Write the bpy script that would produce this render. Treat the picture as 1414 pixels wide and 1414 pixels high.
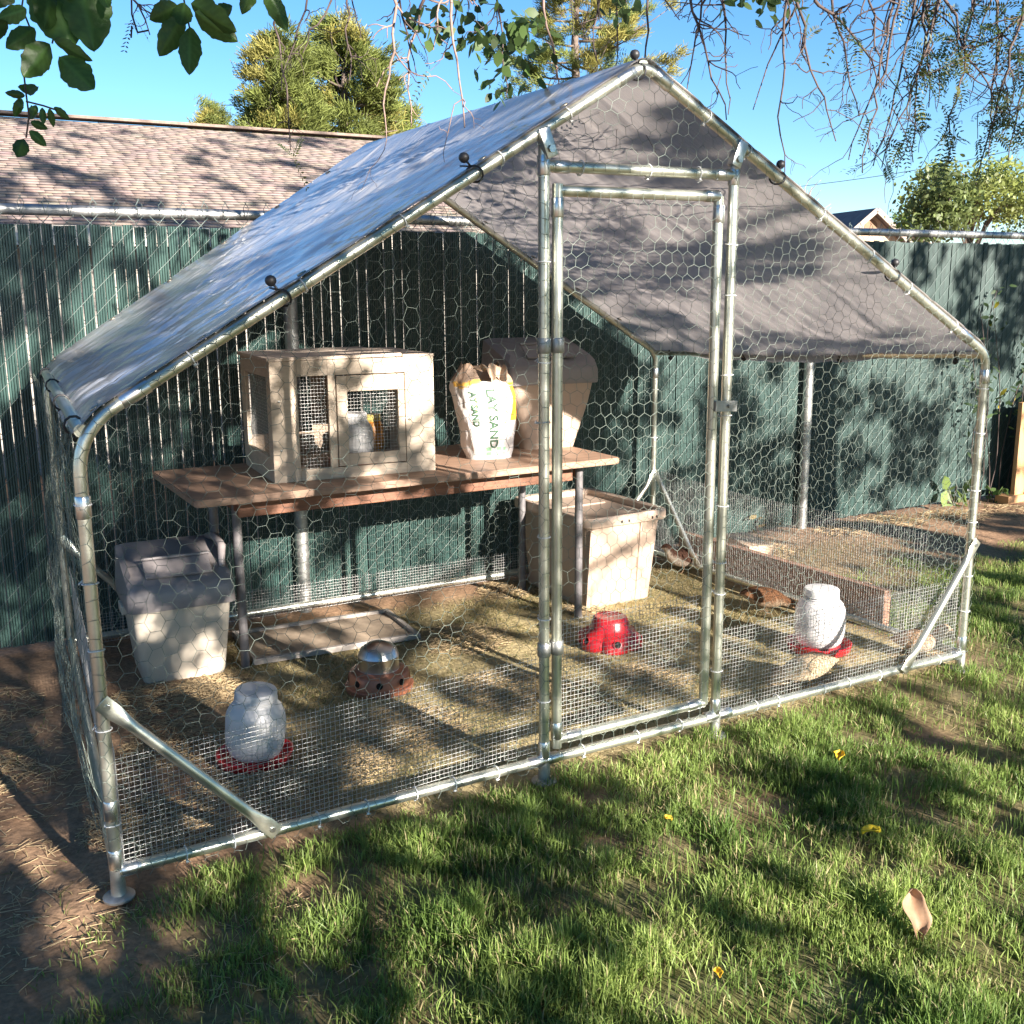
import bpy, bmesh, math, random
import numpy as np
from mathutils import Vector, Matrix

random.seed(7)
rng = np.random.default_rng(11)
for o in list(bpy.data.objects):
    bpy.data.objects.remove(o)
S = bpy.context.scene
COL = S.collection

# ---------------------------------------------------------------- camera
FPX, CAM = 1465.46, np.array([-0.311, -2.4372, 1.4057])
AX, AY, AZ = -0.2097, 0.0070, -0.5182
def _rot(ax, ay, az):
    cx, sx, cy, sy, cz, sz = math.cos(ax), math.sin(ax), math.cos(ay), math.sin(ay), math.cos(az), math.sin(az)
    return (np.array([[cz, -sz, 0], [sz, cz, 0], [0, 0, 1]]) @ np.array([[1, 0, 0], [0, cx, -sx], [0, sx, cx]])
            @ np.array([[cy, 0, sy], [0, 1, 0], [-sy, 0, cy]]))
CR = _rot(AX, AY, AZ)
cam = bpy.data.cameras.new('camera')
cam.lens = FPX / 1414 * 36
cam.sensor_width = 36
cam.clip_start = 0.05
cam.clip_end = 2000
camo = bpy.data.objects.new('camera', cam)
COL.objects.link(camo)
M4 = Matrix.Identity(4)
for i in range(3):
    M4[i][0], M4[i][1], M4[i][2], M4[i][3] = CR[i, 0], CR[i, 2], -CR[i, 1], CAM[i]
camo.matrix_world = M4
S.camera = camo
def ray(u, v):
    return CR @ np.array([(u - 707) / FPX, 1, (707 - v) / FPX])
def at_y(u, v, y):
    d = ray(u, v)
    return CAM + d * (y - CAM[1]) / d[1]
def at_z(u, v, z=0.0):
    d = ray(u, v)
    return CAM + d * (z - CAM[2]) / d[2]
def at_d(u, v, t):
    return CAM + ray(u, v) * t
def to_px(P):
    q = (np.asarray(P) - CAM) @ CR
    return np.stack([707 + FPX * q[..., 0] / q[..., 1], 707 - FPX * q[..., 2] / q[..., 1], q[..., 1]], -1)

# ---------------------------------------------------------------- sky and sun
SUN_EL, SUN_AZ = math.radians(19.5), math.radians(12)      # azimuth: from behind the camera, turned to the right
SUN = np.array([math.sin(SUN_AZ) * math.cos(SUN_EL), -math.cos(SUN_AZ) * math.cos(SUN_EL), math.sin(SUN_EL)])
w = bpy.data.worlds.new('World')
S.world = w
w.use_nodes = True
nt = w.node_tree
bg = nt.nodes['Background']
sky = nt.nodes.new('ShaderNodeTexSky')
sky.sky_type = 'NISHITA'
sky.sun_disc = False
sky.sun_elevation = SUN_EL
sky.sun_rotation = math.atan2(SUN[0], SUN[1])
sky.altitude = 1500
sky.air_density = 1.0
sky.dust_density = 0.0
sky.ozone_density = 3.0
hs = nt.nodes.new('ShaderNodeHueSaturation')
hs.inputs['Saturation'].default_value = 1.2
nt.links.new(sky.outputs[0], hs.inputs['Color'])
nt.links.new(hs.outputs[0], bg.inputs[0])
bg.inputs[1].default_value = 0.055
sl = bpy.data.lights.new('sun', 'SUN')
sl.energy = 5.0
sl.angle = math.radians(0.53)
sl.color = (1.0, 0.91, 0.82)
so = bpy.data.objects.new('sun', sl)
COL.objects.link(so)
so.location = (1, -6, 6)
so.rotation_euler = Vector(tuple(SUN)).to_track_quat('Z', 'Y').to_euler()
S.view_settings.view_transform = 'Standard'
S.view_settings.look = 'None'
S.view_settings.gamma = 1
S.view_settings.exposure = 2.05
S.render.engine = 'CYCLES'
S.cycles.max_bounces = 8
S.cycles.transparent_max_bounces = 8

# ---------------------------------------------------------------- helpers
def new_mat(name):
    m = bpy.data.materials.new(name)
    m.use_nodes = True
    n = m.node_tree
    return m, n, n.nodes['Principled BSDF']
def mat(name, col, rough=0.6, metal=0.0, var=0.15, scale=8.0, bump=0.0, bscale=60.0, col2=None, coat=0.0, trans=0.0, detail=6, bdist=0.004, stretch=None):
    """Principled with noise-driven colour variation and fine relief."""
    m, n, p = new_mat(name)
    tc = n.nodes.new('ShaderNodeTexCoord')
    src = tc.outputs['Object']
    if stretch:
        mp = n.nodes.new('ShaderNodeMapping')
        mp.inputs['Scale'].default_value = stretch
        n.links.new(src, mp.inputs[0])
        src = mp.outputs[0]
    no = n.nodes.new('ShaderNodeTexNoise')
    no.inputs['Scale'].default_value = scale
    no.inputs['Detail'].default_value = detail
    no.inputs['Roughness'].default_value = 0.65
    n.links.new(src, no.inputs['Vector'])
    rp = n.nodes.new('ShaderNodeValToRGB')
    c = np.array(col)
    c2 = np.array(col2) if col2 is not None else np.clip(c * (1 - var * 1.6), 0, 1)
    c1 = c if col2 is not None else np.clip(c * (1 + var), 0, 1)
    rp.color_ramp.elements[0].position = 0.3
    rp.color_ramp.elements[1].position = 0.7
    rp.color_ramp.elements[0].color = (*c2, 1)
    rp.color_ramp.elements[1].color = (*c1, 1)
    n.links.new(no.outputs[0], rp.inputs[0])
    n.links.new(rp.outputs[0], p.inputs['Base Color'])
    p.inputs['Roughness'].default_value = rough
    p.inputs['Metallic'].default_value = metal
    p.inputs['Coat Weight'].default_value = coat
    if bump:
        nb = n.nodes.new('ShaderNodeTexNoise')
        nb.inputs['Scale'].default_value = bscale
        nb.inputs['Detail'].default_value = 5
        n.links.new(src, nb.inputs['Vector'])
        b = n.nodes.new('ShaderNodeBump')
        b.inputs['Strength'].default_value = bump
        b.inputs['Distance'].default_value = bdist
        n.links.new(nb.outputs[0], b.inputs['Height'])
        n.links.new(b.outputs[0], p.inputs['Normal'])
    if trans:
        add_translucent(n, p, rp.outputs[0], trans)
    return m
def add_translucent(n, p, colsock, amount):
    out = [x for x in n.nodes if x.type == 'OUTPUT_MATERIAL'][0]
    t = n.nodes.new('ShaderNodeBsdfTranslucent')
    n.links.new(colsock, t.inputs[0])
    mx = n.nodes.new('ShaderNodeMixShader')
    mx.inputs[0].default_value = amount
    n.links.new(p.outputs[0], mx.inputs[1])
    n.links.new(t.outputs[0], mx.inputs[2])
    n.links.new(mx.outputs[0], out.inputs[0])
def attr_mat(name, rough=0.7, trans=0.0, spec=0.3, bump=0, bscale=80, var=0.0, tcol=1.0, vscale=20):
    """Base colour from the 'col' colour attribute."""
    m, n, p = new_mat(name)
    a = n.nodes.new('ShaderNodeAttribute')
    a.attribute_name = 'col'
    cs = a.outputs['Color']
    if var:
        no = n.nodes.new('ShaderNodeTexNoise')
        no.inputs['Scale'].default_value = vscale
        no.inputs['Detail'].default_value = 8
        no.inputs['Roughness'].default_value = 0.7
        tc = n.nodes.new('ShaderNodeTexCoord')
        n.links.new(tc.outputs['Object'], no.inputs['Vector'])
        mr = n.nodes.new('ShaderNodeMapRange')
        mr.inputs[1].default_value = 0.25
        mr.inputs[2].default_value = 0.75
        mr.inputs[3].default_value = 1 - var
        mr.inputs[4].default_value = 1 + var
        n.links.new(no.outputs[0], mr.inputs[0])
        mm = n.nodes.new('ShaderNodeVectorMath')
        mm.operation = 'SCALE'
        n.links.new(cs, mm.inputs[0])
        n.links.new(mr.outputs[0], mm.inputs['Scale'])
        cs = mm.outputs[0]
    n.links.new(cs, p.inputs['Base Color'])
    p.inputs['Roughness'].default_value = rough
    p.inputs['Specular IOR Level'].default_value = spec
    if bump:
        nb = n.nodes.new('ShaderNodeTexNoise')
        nb.inputs['Scale'].default_value = bscale
        nb.inputs['Detail'].default_value = 8
        tc = n.nodes.new('ShaderNodeTexCoord')
        n.links.new(tc.outputs['Object'], nb.inputs['Vector'])
        b = n.nodes.new('ShaderNodeBump')
        b.inputs['Strength'].default_value = bump
        b.inputs['Distance'].default_value = 0.01
        n.links.new(nb.outputs[0], b.inputs['Height'])
        n.links.new(b.outputs[0], p.inputs['Normal'])
    if trans:
        add_translucent(n, p, cs, trans)
    return m

def tag(o, label=None, cat=None, group=None, kind=None):
    if label: o['label'] = label
    if cat: o['category'] = cat
    if group: o['group'] = group
    if kind: o['kind'] = kind
    return o
def empty(name, loc=(0, 0, 0), rz=0.0, label=None, cat=None, group=None):
    o = bpy.data.objects.new(name, None)
    COL.objects.link(o)
    o.empty_display_size = 0.1
    o.location = loc
    o.rotation_euler = (0, 0, rz)
    return tag(o, label, cat, group)
def link(name, me, m=None, parent=None, smooth=False, loc=None, rot=None):
    if m is not None and not me.materials:
        for x in (m if isinstance(m, (list, tuple)) else [m]):
            me.materials.append(x)
    if smooth:
        me.polygons.foreach_set('use_smooth', np.ones(len(me.polygons), bool))
    o = bpy.data.objects.new(name, me)
    COL.objects.link(o)
    if parent: o.parent = parent
    if loc is not None: o.location = tuple(loc)
    if rot is not None: o.rotation_euler = rot
    return o
def np_mesh(name, V, F, cols=None, k=None):
    """Fast mesh from arrays; F (n,k) with equal k, cols per vertex."""
    me = bpy.data.meshes.new(name)
    V = np.asarray(V, np.float32)
    F = np.asarray(F, np.int32)
    me.vertices.add(len(V))
    me.vertices.foreach_set('co', V.ravel())
    n, k = F.shape
    me.loops.add(n * k)
    me.loops.foreach_set('vertex_index', F.ravel())
    me.polygons.add(n)
    me.polygons.foreach_set('loop_start', np.arange(0, n * k, k, dtype=np.int32))
    me.update(calc_edges=True)
    if cols is not None:
        a = me.color_attributes.new('col', 'FLOAT_COLOR', 'POINT')
        c = np.ones((len(V), 4), np.float32)
        c[:, :3] = cols
        a.data.foreach_set('color', c.ravel())
    return me
class MB:
    """Collects verts and faces into one mesh."""
    def __init__(s):
        s.v, s.f, s.mi = [], [], []
    def add(s, v, f, mi=0):
        b = len(s.v)
        s.v += [tuple(x) for x in v]
        s.f += [tuple(i + b for i in q) for q in f]
        s.mi += [mi] * len(f)
        return s
    def box(s, c, d, mi=0, rot=None, bev=0.0):
        c = np.array(c, float)
        hx, hy, hz = d[0] / 2, d[1] / 2, d[2] / 2
        if bev > 0:
            bm = bmesh.new()
            bmesh.ops.create_cube(bm, size=1)
            for q in bm.verts: q.co = Vector((q.co.x * d[0], q.co.y * d[1], q.co.z * d[2]))
            bmesh.ops.bevel(bm, geom=list(bm.edges), offset=bev, segments=2, profile=0.6, affect='EDGES')
            v = np.array([q.co[:] for q in bm.verts])
            bm.verts.index_update()
            f = [[q.index for q in fc.verts] for fc in bm.faces]
            bm.free()
        else:
            v = np.array([[x, y, z] for x in (-hx, hx) for y in (-hy, hy) for z in (-hz, hz)])
            f = [(0, 1, 3, 2), (4, 6, 7, 5), (0, 4, 5, 1), (2, 3, 7, 6), (0, 2, 6, 4), (1, 5, 7, 3)]
        if rot is not None:
            v = v @ np.array(rot).T
        return s.add(v + c, f, mi)
    def tube(s, pts, r, seg=10, mi=0, cap=True):
        v, f = tube_geo(pts, r, seg, cap)
        return s.add(v, f, mi)
    def lathe(s, prof, seg=32, mi=0, c=(0, 0, 0), mod=None):
        v, f = lathe_geo(prof, seg, mod)
        return s.add(v + np.array(c), f, mi)
    def build(s, name, m, parent=None, smooth=False, loc=None, rot=None, angle=None):
        me = bpy.data.meshes.new(name)
        me.from_pydata(s.v, [], s.f)
        for x in (m if isinstance(m, (list, tuple)) else [m]):
            me.materials.append(x)
        if any(s.mi): me.polygons.foreach_set('material_index', s.mi)
        me.update()
        if smooth or angle: me.polygons.foreach_set('use_smooth', np.ones(len(me.polygons), bool))
        if angle: me.set_sharp_from_angle(angle=math.radians(angle))
        return link(name, me, None, parent, False, loc, rot)
def tube_geo(pts, r, seg=10, cap=True):
    P = np.array(pts, float)
    n = len(P)
    r = np.broadcast_to(np.array(r, float), (n,))
    T = np.gradient(P, axis=0)
    T /= np.linalg.norm(T, axis=1)[:, None] + 1e-12
    ref = np.array([0, 0, 1.0]) if abs(T[0][2]) < 0.9 else np.array([0, 1.0, 0])
    a = np.cross(T[0], ref)
    a /= np.linalg.norm(a)
    V = []
    th = np.linspace(0, 2 * math.pi, seg, endpoint=False)
    for i in range(n):
        a = a - T[i] * (a @ T[i])
        a /= np.linalg.norm(a) + 1e-12
        b = np.cross(T[i], a)
        V.append(P[i] + r[i] * (np.cos(th)[:, None] * a + np.sin(th)[:, None] * b))
    V = np.concatenate(V)
    F = []
    for i in range(n - 1):
        for j in range(seg):
            k = (j + 1) % seg
            F.append((i * seg + j, i * seg + k, (i + 1) * seg + k, (i + 1) * seg + j))
    if cap:
        F.append(tuple(range(seg))[::-1])
        F.append(tuple((n - 1) * seg + j for j in range(seg)))
    return V, F
def lathe_geo(prof, seg=32, mod=None):
    V, F = [], []
    th = np.linspace(0, 2 * math.pi, seg, endpoint=False)
    for i, (r, z) in enumerate(prof):
        rr = r * (np.ones(seg) if mod is None else mod(th, i, z))
        V.append(np.stack([rr * np.cos(th), rr * np.sin(th), np.full(seg, z)], 1))
    V = np.concatenate(V)
    for i in range(len(prof) - 1):
        for j in range(seg):
            k = (j + 1) % seg
            F.append((i * seg + j, i * seg + k, (i + 1) * seg + k, (i + 1) * seg + j))
    if prof[0][0] > 1e-6: F.append(tuple(range(seg))[::-1])
    if prof[-1][0] > 1e-6: F.append(tuple((len(prof) - 1) * seg + j for j in range(seg)))
    return V, F
def wires(A, B, r, sides=3):
    """Prisms along many segments A->B at once."""
    A, B = np.asarray(A, float), np.asarray(B, float)
    d = B - A
    d /= np.linalg.norm(d, axis=1)[:, None] + 1e-12
    ref = np.where(np.abs(d[:, 2:3]) > 0.9, [[0, 1.0, 0]], [[0, 0, 1.0]])
    a = np.cross(d, ref)
    a /= np.linalg.norm(a, axis=1)[:, None] + 1e-12
    b = np.cross(d, a)
    n = len(A)
    r = np.broadcast_to(np.asarray(r, float), (n,))[:, None]
    V = np.zeros((n, 2 * sides, 3))
    for k in range(sides):
        t = 2 * math.pi * k / sides
        o = r * (math.cos(t) * a + math.sin(t) * b)
        V[:, k] = A + o
        V[:, sides + k] = B + o
    F = np.array([[k, (k + 1) % sides, sides + (k + 1) % sides, sides + k] for k in range(sides)])
    F = (F[None] + (np.arange(n) * 2 * sides)[:, None, None]).reshape(-1, 4)
    return V.reshape(-1, 3), F
_h = np.random.default_rng(5).random((256, 256))
def vnoise(x, y, s=1.0, o=0):
    x, y = np.asarray(x) * s + 37.3 + o * 17.7, np.asarray(y) * s + 91.7 + o * 31.1
    i, j = np.floor(x).astype(int), np.floor(y).astype(int)
    fx, fy = x - i, y - j
    fx, fy = fx * fx * (3 - 2 * fx), fy * fy * (3 - 2 * fy)
    g = lambda a, b: _h[a % 256, b % 256]
    return (g(i, j) * (1 - fx) + g(i + 1, j) * fx) * (1 - fy) + (g(i, j + 1) * (1 - fx) + g(i + 1, j + 1) * fx) * fy
def fbm(x, y, s=1.0, o=0, n=4):
    t, a, k = 0, 1, 0
    for i in range(n):
        t = t + a * vnoise(x, y, s * 2 ** i, o + i)
        k += a
        a *= 0.5
    return t / k
def sstep(a, b, x):
    t = np.clip((x - a) / (b - a), 0, 1)
    return t * t * (3 - 2 * t)

# ---------------------------------------------------------------- dimensions of the run
W, D = 3.0, 1.88
HB = 0.064                       # base rail height
HEL, HER, HERR = 1.1065, 1.16, 1.075
CX, HA = 1.492, 1.98             # ridge
XRL = 0.15                       # the rear left post stands a little inwards
DL, DR = 1.18, 1.818             # door frame posts
TR = 0.0149                       # tube radius
YF = 2.014                       # fence
TABZ = 0.70

# ---------------------------------------------------------------- ground
MOUNDS = [(*at_z(150, 1310)[:2], .10, .02), (*at_z(345, 1090)[:2], .13, .035), (*at_z(240, 970)[:2], .16, .03), (*at_z(300, 955)[:2], .13, .025),
          (*at_z(620, 1125)[:2], .08, .012), (*at_z(70, 960)[:2], .3, .03), (*at_z(130, 880)[:2], .2, .05),
          (*at_z(700, 800)[:2], .22, .02), (2.75, 1.72, .25, .03), (4.4, 1.6, .6, .05), (5.6, 1.3, .5, .03)]
def ground_h(x, y):
    h = (fbm(x, y, 1.3, 0) - .5) * .05 + (fbm(x, y, 6, 3) - .5) * .022
    for mx, my, r, a in MOUNDS:
        h = h + a * np.exp(-((x - mx) ** 2 + (y - my) ** 2) / (r * r))
    inside = sstep(-.12, .05, x) * (1 - sstep(2.95, 3.12, x)) * sstep(-.15, .05, y)
    h = h * (1 - .55 * inside)
    far = sstep(6, 20, np.hypot(x - 1.5, y))
    return h * (1 - far) - .012
def lawn_mask(x, y):
    """1 where the lawn grows: before the run and to its right; bare earth at the left."""
    edge = -.06 + .22 * (fbm(x, y, 2.2, 9) - .5) * 2
    left = sstep(edge - .1, edge + .25, x + .55 * np.clip(-y, 0, 1.2))
    bare = sstep(.40, .54, fbm(x, y, 2.6, 21) + .07 * (fbm(x, y, 9, 4) - .5))
    front = 1 - sstep(-.02, .07, y)
    right = sstep(3.02, 3.2, x) * np.maximum(1 - sstep(.7, 1.15, y + .25 * (fbm(x, y, 3, 2) - .5)), .55 * (1 - sstep(1.55, 1.8, y)) * (1 - sstep(3.9, 4.4, x)))
    m = np.maximum(front * left, right)
    for (u, v, r) in [(610, 1125, .10), (840, 1165, .07), (690, 1130, .07), (180, 1310, .14), (820, 1100, .06), (1070, 1110, .09), (420, 1220, .07), (1280, 1010, .09)]:
        p = at_z(u, v)
        m = m * (1 - .9 * np.exp(-((x - p[0]) ** 2 + (y - p[1]) ** 2) / (r * r)))
    return m * (.72 + .28 * bare)
def axis(lo, hi, a, b, fine, far):
    mid = np.arange(a, b + 1e-6, fine)
    n = 14
    g = np.geomspace(fine * 2, far, n)
    return np.concatenate([(a - g)[::-1], mid, b + g])
gx, gy = axis(0, 0, -2.5, 7.5, .035, 300), axis(0, 0, -3.2, 2.6, .035, 300)
GX, GY = np.meshgrid(gx, gy, indexing='ij')
GZ = ground_h(GX, GY)
nx, ny = GX.shape
idx = np.arange(nx * ny).reshape(nx, ny)
GF = np.stack([idx[:-1, :-1], idx[1:, :-1], idx[1:, 1:], idx[:-1, 1:]], -1).reshape(-1, 4)
lm = lawn_mask(GX, GY)[..., None]
nz = fbm(GX, GY, 5, 14)[..., None]
n2 = fbm(GX, GY, 14, 18)[..., None]
dirt = np.array([.21, .125, .075]) * (1 - nz) * 1.0 + np.array([.30, .20, .125]) * nz
thatch = np.array([.42, .345, .19]) * nz + np.array([.24, .20, .105]) * (1 - nz)
inside = (sstep(.35, .9, GX) * (1 - sstep(3.0, 3.1, GX)) * sstep(-.08, .1, GY) * (1 - sstep(1.6, 1.9, GY)))[..., None]
gcol = dirt * (1 - inside) + thatch * inside
gcol = gcol * (1 - lm) + lm * (np.array([.12, .115, .05]) + .06 * (n2 - .5))
gcol = gcol * (.8 + .45 * n2)
me = np_mesh('ground', np.stack([GX, GY, GZ], -1).reshape(-1, 3), GF, gcol.reshape(-1, 3))
ground = link('ground', me, attr_mat('earth_and_thatch', .95, spec=.15, bump=.6, bscale=40, var=.45, vscale=60), smooth=True)
tag(ground, kind='structure')

# ---------------------------------------------------------------- grass
GRASS = attr_mat('grass_blades', .5, trans=.42, spec=.4)
def blades(x, y, L, wd, lean, col, tipcol, name):
    n = len(x)
    z = ground_h(x, y) - .004
    th = rng.uniform(0, 2 * math.pi, n)
    ph = rng.uniform(0, 2 * math.pi, n)
    side = np.stack([np.cos(th), np.sin(th), np.zeros(n)], 1)
    ld = np.stack([np.cos(ph), np.sin(ph), np.zeros(n)], 1)
    base = np.stack([x, y, z], 1)
    up = np.array([0, 0, 1.0])
    V = np.zeros((n, 7, 3))
    C = np.zeros((n, 7, 3))
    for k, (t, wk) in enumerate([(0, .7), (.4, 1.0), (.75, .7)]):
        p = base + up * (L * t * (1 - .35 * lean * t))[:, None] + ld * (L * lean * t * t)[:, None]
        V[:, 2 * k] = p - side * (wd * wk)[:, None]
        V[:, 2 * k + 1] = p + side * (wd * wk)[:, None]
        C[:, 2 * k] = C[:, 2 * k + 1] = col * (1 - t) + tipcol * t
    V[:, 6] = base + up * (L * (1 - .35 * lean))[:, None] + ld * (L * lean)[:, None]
    C[:, 6] = tipcol
    F = np.array([[0, 1, 3], [0, 3, 2], [2, 3, 5], [2, 5, 4], [4, 5, 6]])
    F = (F[None] + (np.arange(n) * 7)[:, None, None]).reshape(-1, 3)
    me = np_mesh(name, V.reshape(-1, 3), F, C.reshape(-1, 3))
    o = link(name, me, GRASS)
    return o
def sample(n, x0, x1, y0, y1, dens, pxmargin=35):
    x = rng.uniform(x0, x1, n)
    y = rng.uniform(y0, y1, n)
    p = to_px(np.stack([x, y, np.zeros(n)], 1))
    keep = (p[:, 2] > .3) & (p[:, 0] > -pxmargin * 3) & (p[:, 0] < 1414 + pxmargin * 3) & (p[:, 1] < 1414 + pxmargin * 3)
    keep &= rng.random(n) < dens(x, y)
    return x[keep], y[keep]
def clumpy(x, y):
    return (sstep(.40, .60, fbm(x, y, 7, 30)) * .86 + .14)
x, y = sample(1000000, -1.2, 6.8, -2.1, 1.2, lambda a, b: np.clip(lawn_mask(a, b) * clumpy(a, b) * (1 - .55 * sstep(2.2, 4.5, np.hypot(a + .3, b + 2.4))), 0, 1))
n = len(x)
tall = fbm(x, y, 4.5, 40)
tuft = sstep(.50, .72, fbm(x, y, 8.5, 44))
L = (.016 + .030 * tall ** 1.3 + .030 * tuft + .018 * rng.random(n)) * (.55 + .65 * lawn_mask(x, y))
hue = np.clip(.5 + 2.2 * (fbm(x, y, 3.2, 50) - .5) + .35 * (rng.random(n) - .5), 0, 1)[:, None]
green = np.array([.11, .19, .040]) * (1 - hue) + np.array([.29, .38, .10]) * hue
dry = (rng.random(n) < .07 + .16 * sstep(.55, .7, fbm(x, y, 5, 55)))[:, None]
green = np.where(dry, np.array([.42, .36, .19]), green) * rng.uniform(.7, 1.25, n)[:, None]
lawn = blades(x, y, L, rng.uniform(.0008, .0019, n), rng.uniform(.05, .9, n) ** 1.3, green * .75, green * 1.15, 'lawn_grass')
tag(lawn, 'green lawn grass growing before and beside the wire run', 'grass', kind='stuff')
def dry_d(a, b):
    m = sstep(.3, .8, a) * (1 - sstep(2.9, 3.0, a)) * sstep(.0, .1, b) * (1 - sstep(1.6, 1.85, b))
    return np.clip(m * (.25 + .75 * sstep(.35, .6, fbm(a, b, 3.3, 60))), 0, 1)
x, y = sample(110000, .05, 3.05, -.05, 1.9, dry_d)
n = len(x)
c = np.array([.44, .37, .19]) * rng.uniform(.65, 1.2, n)[:, None]
c = np.where((rng.random(n) < .17)[:, None], np.array([.13, .16, .04]) * rng.uniform(.7, 1.2, n)[:, None], c)
dg = blades(x, y, rng.uniform(.008, .026, n), rng.uniform(.0009, .0018, n), rng.uniform(.5, 1.6, n), c * .9, c * 1.1, 'dry_grass')
tag(dg, 'short trampled yellow grass on the floor of the wire run', 'grass', kind='stuff')
# sparse tufts on the bare earth at left, along the fence and right of the run
def weed_d(a, b):
    m = np.maximum((1 - sstep(.2, .5, a)) * (1 - sstep(-.1, .0, b)) * .25 + (a < -.02) * .25, (a > 3.05) * sstep(.6, 1.0, b) * .55)
    return np.clip(m * sstep(.45, .7, fbm(a, b, 4, 70)), 0, 1)
x, y = sample(90000, -1.2, 7, -2, 1.98, weed_d)
n = len(x)
c = np.array([.17, .19, .06]) * rng.uniform(.6, 1.3, n)[:, None]
c = np.where((rng.random(n) < .45)[:, None], np.array([.32, .25, .13]) * rng.uniform(.7, 1.1, n)[:, None], c)
wg = blades(x, y, rng.uniform(.012, .05, n), rng.uniform(.0009, .002, n), rng.uniform(.3, 1.6, n), c * .9, c * 1.1, 'sparse_grass')
tag(wg, 'thin half dry grass on the bare earth by the fence', 'grass', kind='stuff')
# straw strewn under the left bin and by the braces
def straw(spots, name, label, per=420):
    A, B, C = [], [], []
    for (sx, sy, r) in spots:
        k = int(per * r / .15)
        a = rng.uniform(0, 2 * math.pi, k)
        rr = r * np.sqrt(rng.random(k))
        px, py = sx + rr * np.cos(a), sy + rr * np.sin(a)
        ln = rng.uniform(.015, .06, k)
        th = rng.uniform(0, 2 * math.pi, k)
        z = ground_h(px, py) + rng.uniform(.002, .022, k) * (1 - rr / r * .7)
        d = np.stack([np.cos(th), np.sin(th), rng.uniform(-.25, .25, k)], 1) * ln[:, None] / 2
        c0 = np.stack([px, py, z], 1)
        A.append(c0 - d); B.append(c0 + d)
        C.append(np.repeat((np.array([.50, .38, .22]) * rng.uniform(.6, 1.15, k)[:, None]), 6, 0))
    V, F = wires(np.concatenate(A), np.concatenate(B), .0011)
    o = link(name, np_mesh(name, V, F, np.concatenate(C)), attr_mat(name, .7, spec=.3))
    tag(o, label, 'straw', kind='stuff')
sp = [(*at_z(u, v)[:2], r) for u, v, r in [(230, 965, .2), (300, 950, .16), (345, 1085, .17), (250, 1020, .18), (190, 1130, .15), (250, 1150, .12), (370, 900, .1), (1110, 935, .14), (700, 812, .14), (810, 840, .1), (620, 795, .12), (560, 1000, .2), (700, 950, .2), (900, 930, .15), (480, 1050, .15), (640, 880, .2), (1270, 905, .1)]]
straw(sp, 'pen_straw', 'thick loose straw round the cream bin and the corner braces', 650)
sp = [(float(a_), float(b_), .22) for a_, b_ in zip(np.random.default_rng(8).uniform(-.6, .3, 16), np.random.default_rng(9).uniform(-1.0, 1.2, 16))]
straw(sp, 'loose_straw', 'thin dry straw scattered on bare earth outside the left wire wall', 90)
sp = [(x_, y_, .2) for x_, y_ in [(4.3, 1.75), (4.7, 1.8), (5.2, 1.75), (3.6, 1.75), (-.2, 1.4), (-.3, .9), (2.85, 1.8), (5.6, 1.6)]]
straw(sp, 'leaf_litter', 'brown dry litter lying along the foot of the fence', 260)

# ---------------------------------------------------------------- fence
GALV = mat('galvanised_steel', (.62, .64, .63), .30, 1.0, .10, 25, bump=.06, bscale=160)
GALV_DULL = mat('weathered_galvanised_steel', (.42, .42, .40), .48, .85, .18, 30, bump=.1, bscale=120)
SLAT = [mat('slat_green_%d' % i, c, .42, 0, .22, 2.5, bump=.12, bscale=30, stretch=(40, 40, 1.2)) for i, c in
        enumerate([(.034, .072, .063), (.042, .084, .073), (.028, .062, .055)])]
WIRE_F = mat('fence_wire', (.15, .19, .175), .45, .5, .12, 40)
fence = empty('chain_link_fence', (2.5, YF, 0), 0, 'chain link fence filled with dark green plastic slats behind the wire run', 'fence')
PITCH, SW = .042, .0386
pv = []
for i in range(4):
    c_ = -SW / 2 + SW * (i + .5) / 4
    h_ = SW / 8
    pv += [(c_ - h_ + .0002, .0025), (c_ - h_ + .0014, -.0045), (c_, -.0060), (c_ + h_ - .0014, -.0045), (c_ + h_ - .0002, .0025)]
pv += [(SW / 2, .0055), (-SW / 2, .0055)]
slat_me = []
for k in range(3):
    mb = MB()
    nn = len(pv)
    V = [(a, b, 0.0) for a, b in pv] + [(a, b, 1.615 + .002 * k) for a, b in pv]
    F = [(i, (i + 1) % nn, nn + (i + 1) % nn, nn + i) for i in range(nn)] + [tuple(range(nn))[::-1], tuple(range(nn, 2 * nn))]
    me = bpy.data.meshes.new('slat')
    me.from_pydata(V, [], F)
    me.materials.append(SLAT[k])
    slat_me.append(me)
x0f, x1f = -1.9, 9.2
nsl = int((x1f - x0f) / PITCH)
for i in range(nsl):
    o = link('slat', random.choice(slat_me), None, fence)
    o.location = (x0f + (i + .5) * PITCH - 2.5 + random.uniform(-.0014, .0014), random.uniform(-.0012, .0012), .028 + random.uniform(-.004, .004))
    o.rotation_euler = (0, random.uniform(-.0012, .0012), random.uniform(-.03, .03))
A, B = [], []
zb, zt = .03, 1.685
k = 0
for c0 in np.arange(x0f - 1.7, x1f, .084):
    xa, xb = max(c0, x0f), min(c0 + (zt - zb), x1f)
    m = max(2, int((xb - xa) / .042))
    xs = np.linspace(xa, xb, m + 1) + np.random.default_rng(k).normal(0, .0012, m + 1)
    zs = zb + np.linspace(xa, xb, m + 1) - c0
    ys = np.full(m + 1, -.0105)
    P = np.stack([xs - 2.5, ys, zs], 1)
    A.append(P[:-1]); B.append(P[1:])
    P2 = np.stack([xs - 2.5, -ys, zt + zb - zs], 1)
    A.append(P2[:1]); B.append(P2[-1:])
    k += 1
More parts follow.
